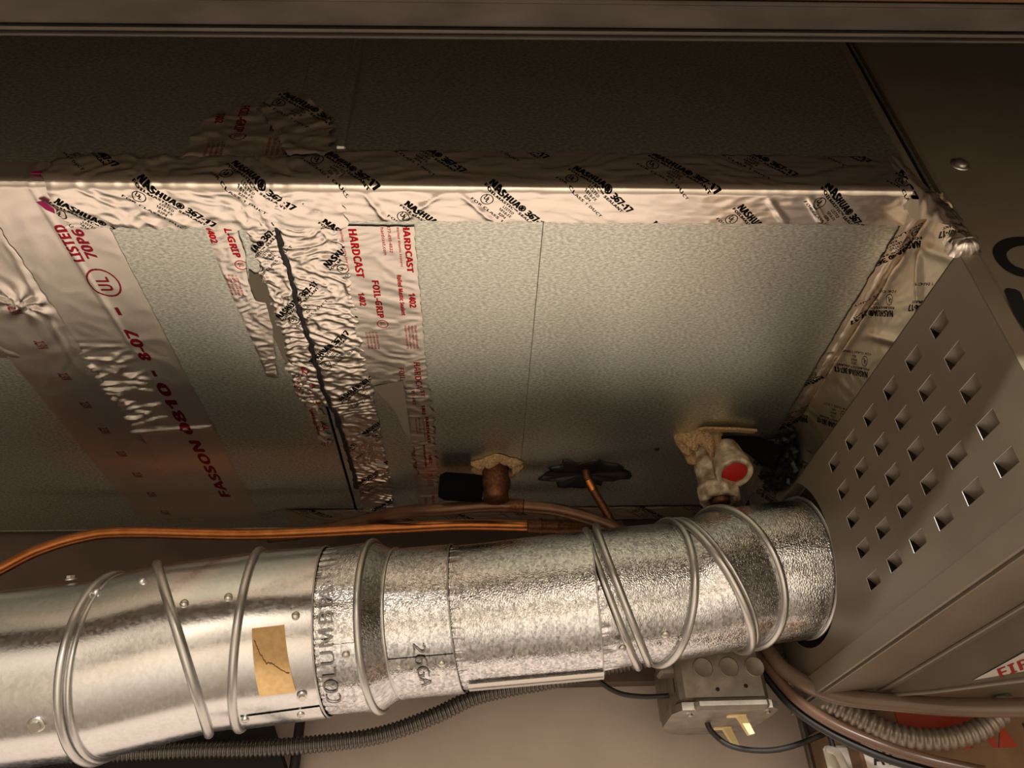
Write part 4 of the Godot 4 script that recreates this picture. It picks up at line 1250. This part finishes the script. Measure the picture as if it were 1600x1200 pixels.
# ------------------------------------------------------------------ junction box, cords, tubes
func electrics() -> void:
	var t := thing("junction_box", "small steel junction box with round knockouts under the vent pipe", "junction box")
	var a := Vector3(-0.150, 1.705, -0.555)
	var b := Vector3(-0.045, 1.775, -0.43)
	part("case", span(a, b, 0.006), M.steel_box, t)
	for x in [-0.118, -0.087, -0.056]:
		var ko := part("knockout", lathe(Vector3(x, 1.744, b.z), Vector3(0, 0, 1), [Vector2(0.0118, -0.0005), Vector2(0.0118, 0.0008), Vector2(0.0105, 0.0012), Vector2(0.0102, 0.0002), Vector2(0.0001, 0.0002)], 24), M.steel_box, t)
		ko.set_meta("label", "round knockout disc")
	for q in [Vector3(-0.105, 1.7195, b.z), Vector3(-0.071, 1.7225, b.z)]:
		part("hole", lathe(q, Vector3(0, 0, 1), [Vector2(0.0024, -0.001), Vector2(0.0024, 0.0004), Vector2(0.0001, 0.0005)], 12), M.black, t)
	part("slot", span(Vector3(a.x - 0.0004, 1.722, -0.452), Vector3(a.x + 0.001, 1.738, -0.449), 0.0002), M.black, t)
	part("clamp", span(Vector3(-0.166, 1.742, -0.47), Vector3(-0.146, 1.760, -0.44), 0.003), M.steel_box, t)
	var cover := part("cover", prism(PackedVector2Array([Vector2(-0.150, -0.430), Vector2(-0.046, -0.426), Vector2(-0.036, -0.436), Vector2(-0.034, -0.46), Vector2(-0.036, -0.530), Vector2(-0.045, -0.553), Vector2(-0.09, -0.565), Vector2(-0.124, -0.565), Vector2(-0.142, -0.552), Vector2(-0.155, -0.52), Vector2(-0.158, -0.45)]), Vector3(0, 1.6975, 0), Vector3(1, 0, 0), Vector3(0, 0, 1), Vector3(0, 1, 0), 0.0085), M.steel_box, t)
	part("raised_edge", span(Vector3(-0.136, 1.6955, -0.436), Vector3(-0.050, 1.7085, -0.4195), 0.004), M.steel_box, cover)
	hex_screw(Vector3(-0.138, 1.6985, -0.445), Vector3(0, -1, 0), 0.003, cover)
	hex_screw(Vector3(-0.048, 1.6985, -0.440), Vector3(0, -1, 0), 0.003, cover)
	for q in [Vector3(-0.079, 1.6975, -0.461), Vector3(-0.078, 1.6975, -0.527)]:
		var sw := part("toggle_switch", box_mesh(Vector3(0.022, 0.004, 0.010), 0.001, q), M.ivory, t)
		var lever := part("lever", prism(PackedVector2Array([Vector2(-0.004, 0), Vector2(0.006, 0), Vector2(0.0125, -0.020), Vector2(0.006, -0.021)]), q + Vector3(0.004, -0.001, -0.004), Vector3(1, 0, 0), Vector3(0, 1, 0), Vector3(0, 0, 1), 0.008), M.ivory, sw)
		lever.set_meta("label", "ivory toggle lever")
	single("armoured_conduit", flex_tube([Vector3(-0.92, 1.690, -0.56), Vector3(-0.8302, 1.6915, -0.56), Vector3(-0.7378, 1.6936, -0.56), Vector3(-0.6595, 1.6932, -0.56), Vector3(-0.5654, 1.6983, -0.56), Vector3(-0.5022, 1.7065, -0.56), Vector3(-0.4382, 1.7270, -0.56), Vector3(-0.3888, 1.7478, -0.56), Vector3(-0.3382, 1.7587, -0.56), Vector3(-0.2783, 1.768, -0.56), Vector3(-0.2256, 1.781, -0.56), Vector3(-0.15, 1.79, -0.55)], 0.0108, 0.0055, 0.0022), M.conduit, "dark armoured flexible conduit hanging under the vent pipe", "conduit")
	single("power_cord", tube([Vector3(-0.262, 1.785, -0.5), Vector3(-0.2434, 1.7609, -0.5), Vector3(-0.2135, 1.7371, -0.5), Vector3(-0.1824, 1.7289, -0.495), Vector3(-0.1440, 1.7267, -0.485)], 0.0030, 8, 10), M.cord, "thin dark cord entering the left side of the junction box", "cord")
	single("power_cord", tube([Vector3(-0.105, 1.702, -0.498), Vector3(-0.1001, 1.6881, -0.50), Vector3(-0.0813, 1.672, -0.5), Vector3(-0.0475, 1.6656, -0.5), Vector3(-0.0116, 1.6682, -0.5), Vector3(0.0354, 1.6814, -0.5), Vector3(0.08, 1.70, -0.5)], 0.0034, 8, 10), M.cord, "black cord hanging in a loop under the junction box", "cord")
	single("plastic_tube", tube([Vector3(-0.031, 1.83, -0.478), Vector3(-0.0305, 1.7998, -0.47), Vector3(-0.0300, 1.7751, -0.45), Vector3(-0.018, 1.7372, -0.43), Vector3(0.0147, 1.7039, -0.40), Vector3(0.0688, 1.6869, -0.37), Vector3(0.1192, 1.6743, -0.34), Vector3(0.1797, 1.6661, -0.31), Vector3(0.2185, 1.6636, -0.29)], 0.0095), M.brown_tube, "thick brown tube sweeping right, upper of two", "tube")
	single("plastic_tube", tube([Vector3(-0.046, 1.825, -0.485), Vector3(-0.0424, 1.7933, -0.475), Vector3(-0.0373, 1.7634, -0.455), Vector3(-0.0174, 1.7099, -0.43), Vector3(0.0104, 1.676, -0.41), Vector3(0.0507, 1.6485, -0.39), Vector3(0.0835, 1.6306, -0.37), Vector3(0.1273, 1.6145, -0.35)], 0.0062), M.dark_tube, "thinner brown tube sweeping down right, lower of two", "tube")
	single("plastic_tube", tube([Vector3(-0.046, 1.82, -0.497), Vector3(-0.0413, 1.7924, -0.487), Vector3(-0.0392, 1.7602, -0.467), Vector3(-0.0205, 1.7047, -0.442), Vector3(0.0078, 1.6701, -0.422), Vector3(0.0483, 1.6410, -0.402), Vector3(0.0828, 1.6232, -0.382), Vector3(0.1237, 1.6060, -0.362)], 0.0045), M.cord, "thin dark tube alongside the lower brown tube", "tube")
	single("flexible_conduit", flex_tube([Vector3(-0.010, 1.765, -0.478), Vector3(0.0054, 1.7438, -0.47), Vector3(0.0195, 1.7207, -0.458), Vector3(0.0545, 1.6939, -0.448), Vector3(0.0949, 1.6681, -0.438), Vector3(0.1397, 1.6604, -0.43), Vector3(0.182, 1.6675, -0.425), Vector3(0.2161, 1.6857, -0.42), Vector3(0.228, 1.7000, -0.42)], 0.0125, 0.0085, 0.003), M.pale_conduit, "pale flexible conduit curving behind the brown tubes", "conduit")

# ------------------------------------------------------------------ things at the back
func background() -> void:
	var w := thing("wall_pipe", "slim dark vertical pipe on the back wall left of centre", "pipe")
	part("tube", tube([Vector3(-0.615, 1.2, WALL + 0.022), Vector3(-0.617, 1.5, WALL + 0.022), Vector3(-0.6175, 1.772, WALL + 0.022)], 0.0065), M.cord, w)
	var d := thing("shade_slab", "added black slab standing in for shade behind the large elbow", "box")
	part("case", prism(PackedVector2Array([Vector2(-1.3, 1.35), Vector2(-0.60, 1.60), Vector2(-0.630, 1.68), Vector2(-0.662, 1.745), Vector2(-0.70, 1.80), Vector2(-1.3, 1.80)]), Vector3(0, 0, WALL + 0.001), Vector3(1, 0, 0), Vector3(0, 1, 0), Vector3(0, 0, 1), 0.03), M.shade_black, d)  # added slab; its slanted outline and black colour imitate shade on the wall
	# labelled case at the lower right
	var c := thing("water_heater_case", "brown case with an orange warning label, behind the flexible conduit", "case")
	part("body", span(Vector3(0.058, 1.2, -0.60), Vector3(0.62, 1.702, -0.46), 0.004), M.brown_case, c)
	var l := part("warning_label", span(Vector3(0.112, 1.655, -0.4605), Vector3(0.222, 1.700, -0.4590), 0.0003), M.orange, c)
	part("label_band", prism(PackedVector2Array([Vector2(0.19, 1.655), Vector2(0.215, 1.655), Vector2(0.203, 1.682)]), Vector3(0, 0, -0.4592), Vector3(1, 0, 0), Vector3(0, 1, 0), Vector3(0, 0, 1), 0.0010), M.brown_case, l)
	part("warning_triangle", prism(PackedVector2Array([Vector2(0.2225, 1.655), Vector2(0.246, 1.655), Vector2(0.236, 1.682)]), Vector3(0, 0, -0.4605), Vector3(1, 0, 0), Vector3(0, 1, 0), Vector3(0, 0, 1), 0.0016), M.orange, c)
	part("lettering", text_mesh("HOT", 0.012, 0.04, Vector3(0.262, 1.669, -0.4590), Vector3(1, 0, 0), Vector3(0, 1, 0)), M.print_black, c)
	var s := thing("wall_strip", "narrow grey vertical strip on the back wall under the junction box", "strip")
	part("strip", span(Vector3(0.057, 1.2, WALL), Vector3(0.065, 1.772, WALL + 0.012), 0.002), M.steel_box, s)
	var k := thing("pipe_bracket", "white metal bracket with a dark bolt at the bottom edge", "bracket")
	part("plate", span(Vector3(0.030, 1.55, -0.50), Vector3(0.074, 1.668, -0.492), 0.003), M.white_paint, k)
	part("arm", tube([Vector3(0.034, 1.664, -0.492), Vector3(0.040, 1.655, -0.480), Vector3(0.044, 1.62, -0.478), Vector3(0.046, 1.56, -0.478)], 0.0045, 6, 10), M.white_paint, k)
	part("bolt", tube([Vector3(0.0395, 1.664, -0.488), Vector3(0.037, 1.70, -0.488)], 0.0032, 2, 10), M.cord, k)
	var p := thing("paper_label", "white paper label with black capitals at the bottom edge", "label")
	part("sheet", span(Vector3(0.060, 1.57, -0.4595), Vector3(0.104, 1.664, -0.4585), 0.0003), M.white_label, p)
	part("lettering", text_mesh("AV", 0.016, 0.026, Vector3(0.068, 1.640, -0.4580), Vector3(1, 0, 0), Vector3(0, 1, 0)), M.print_black, p)
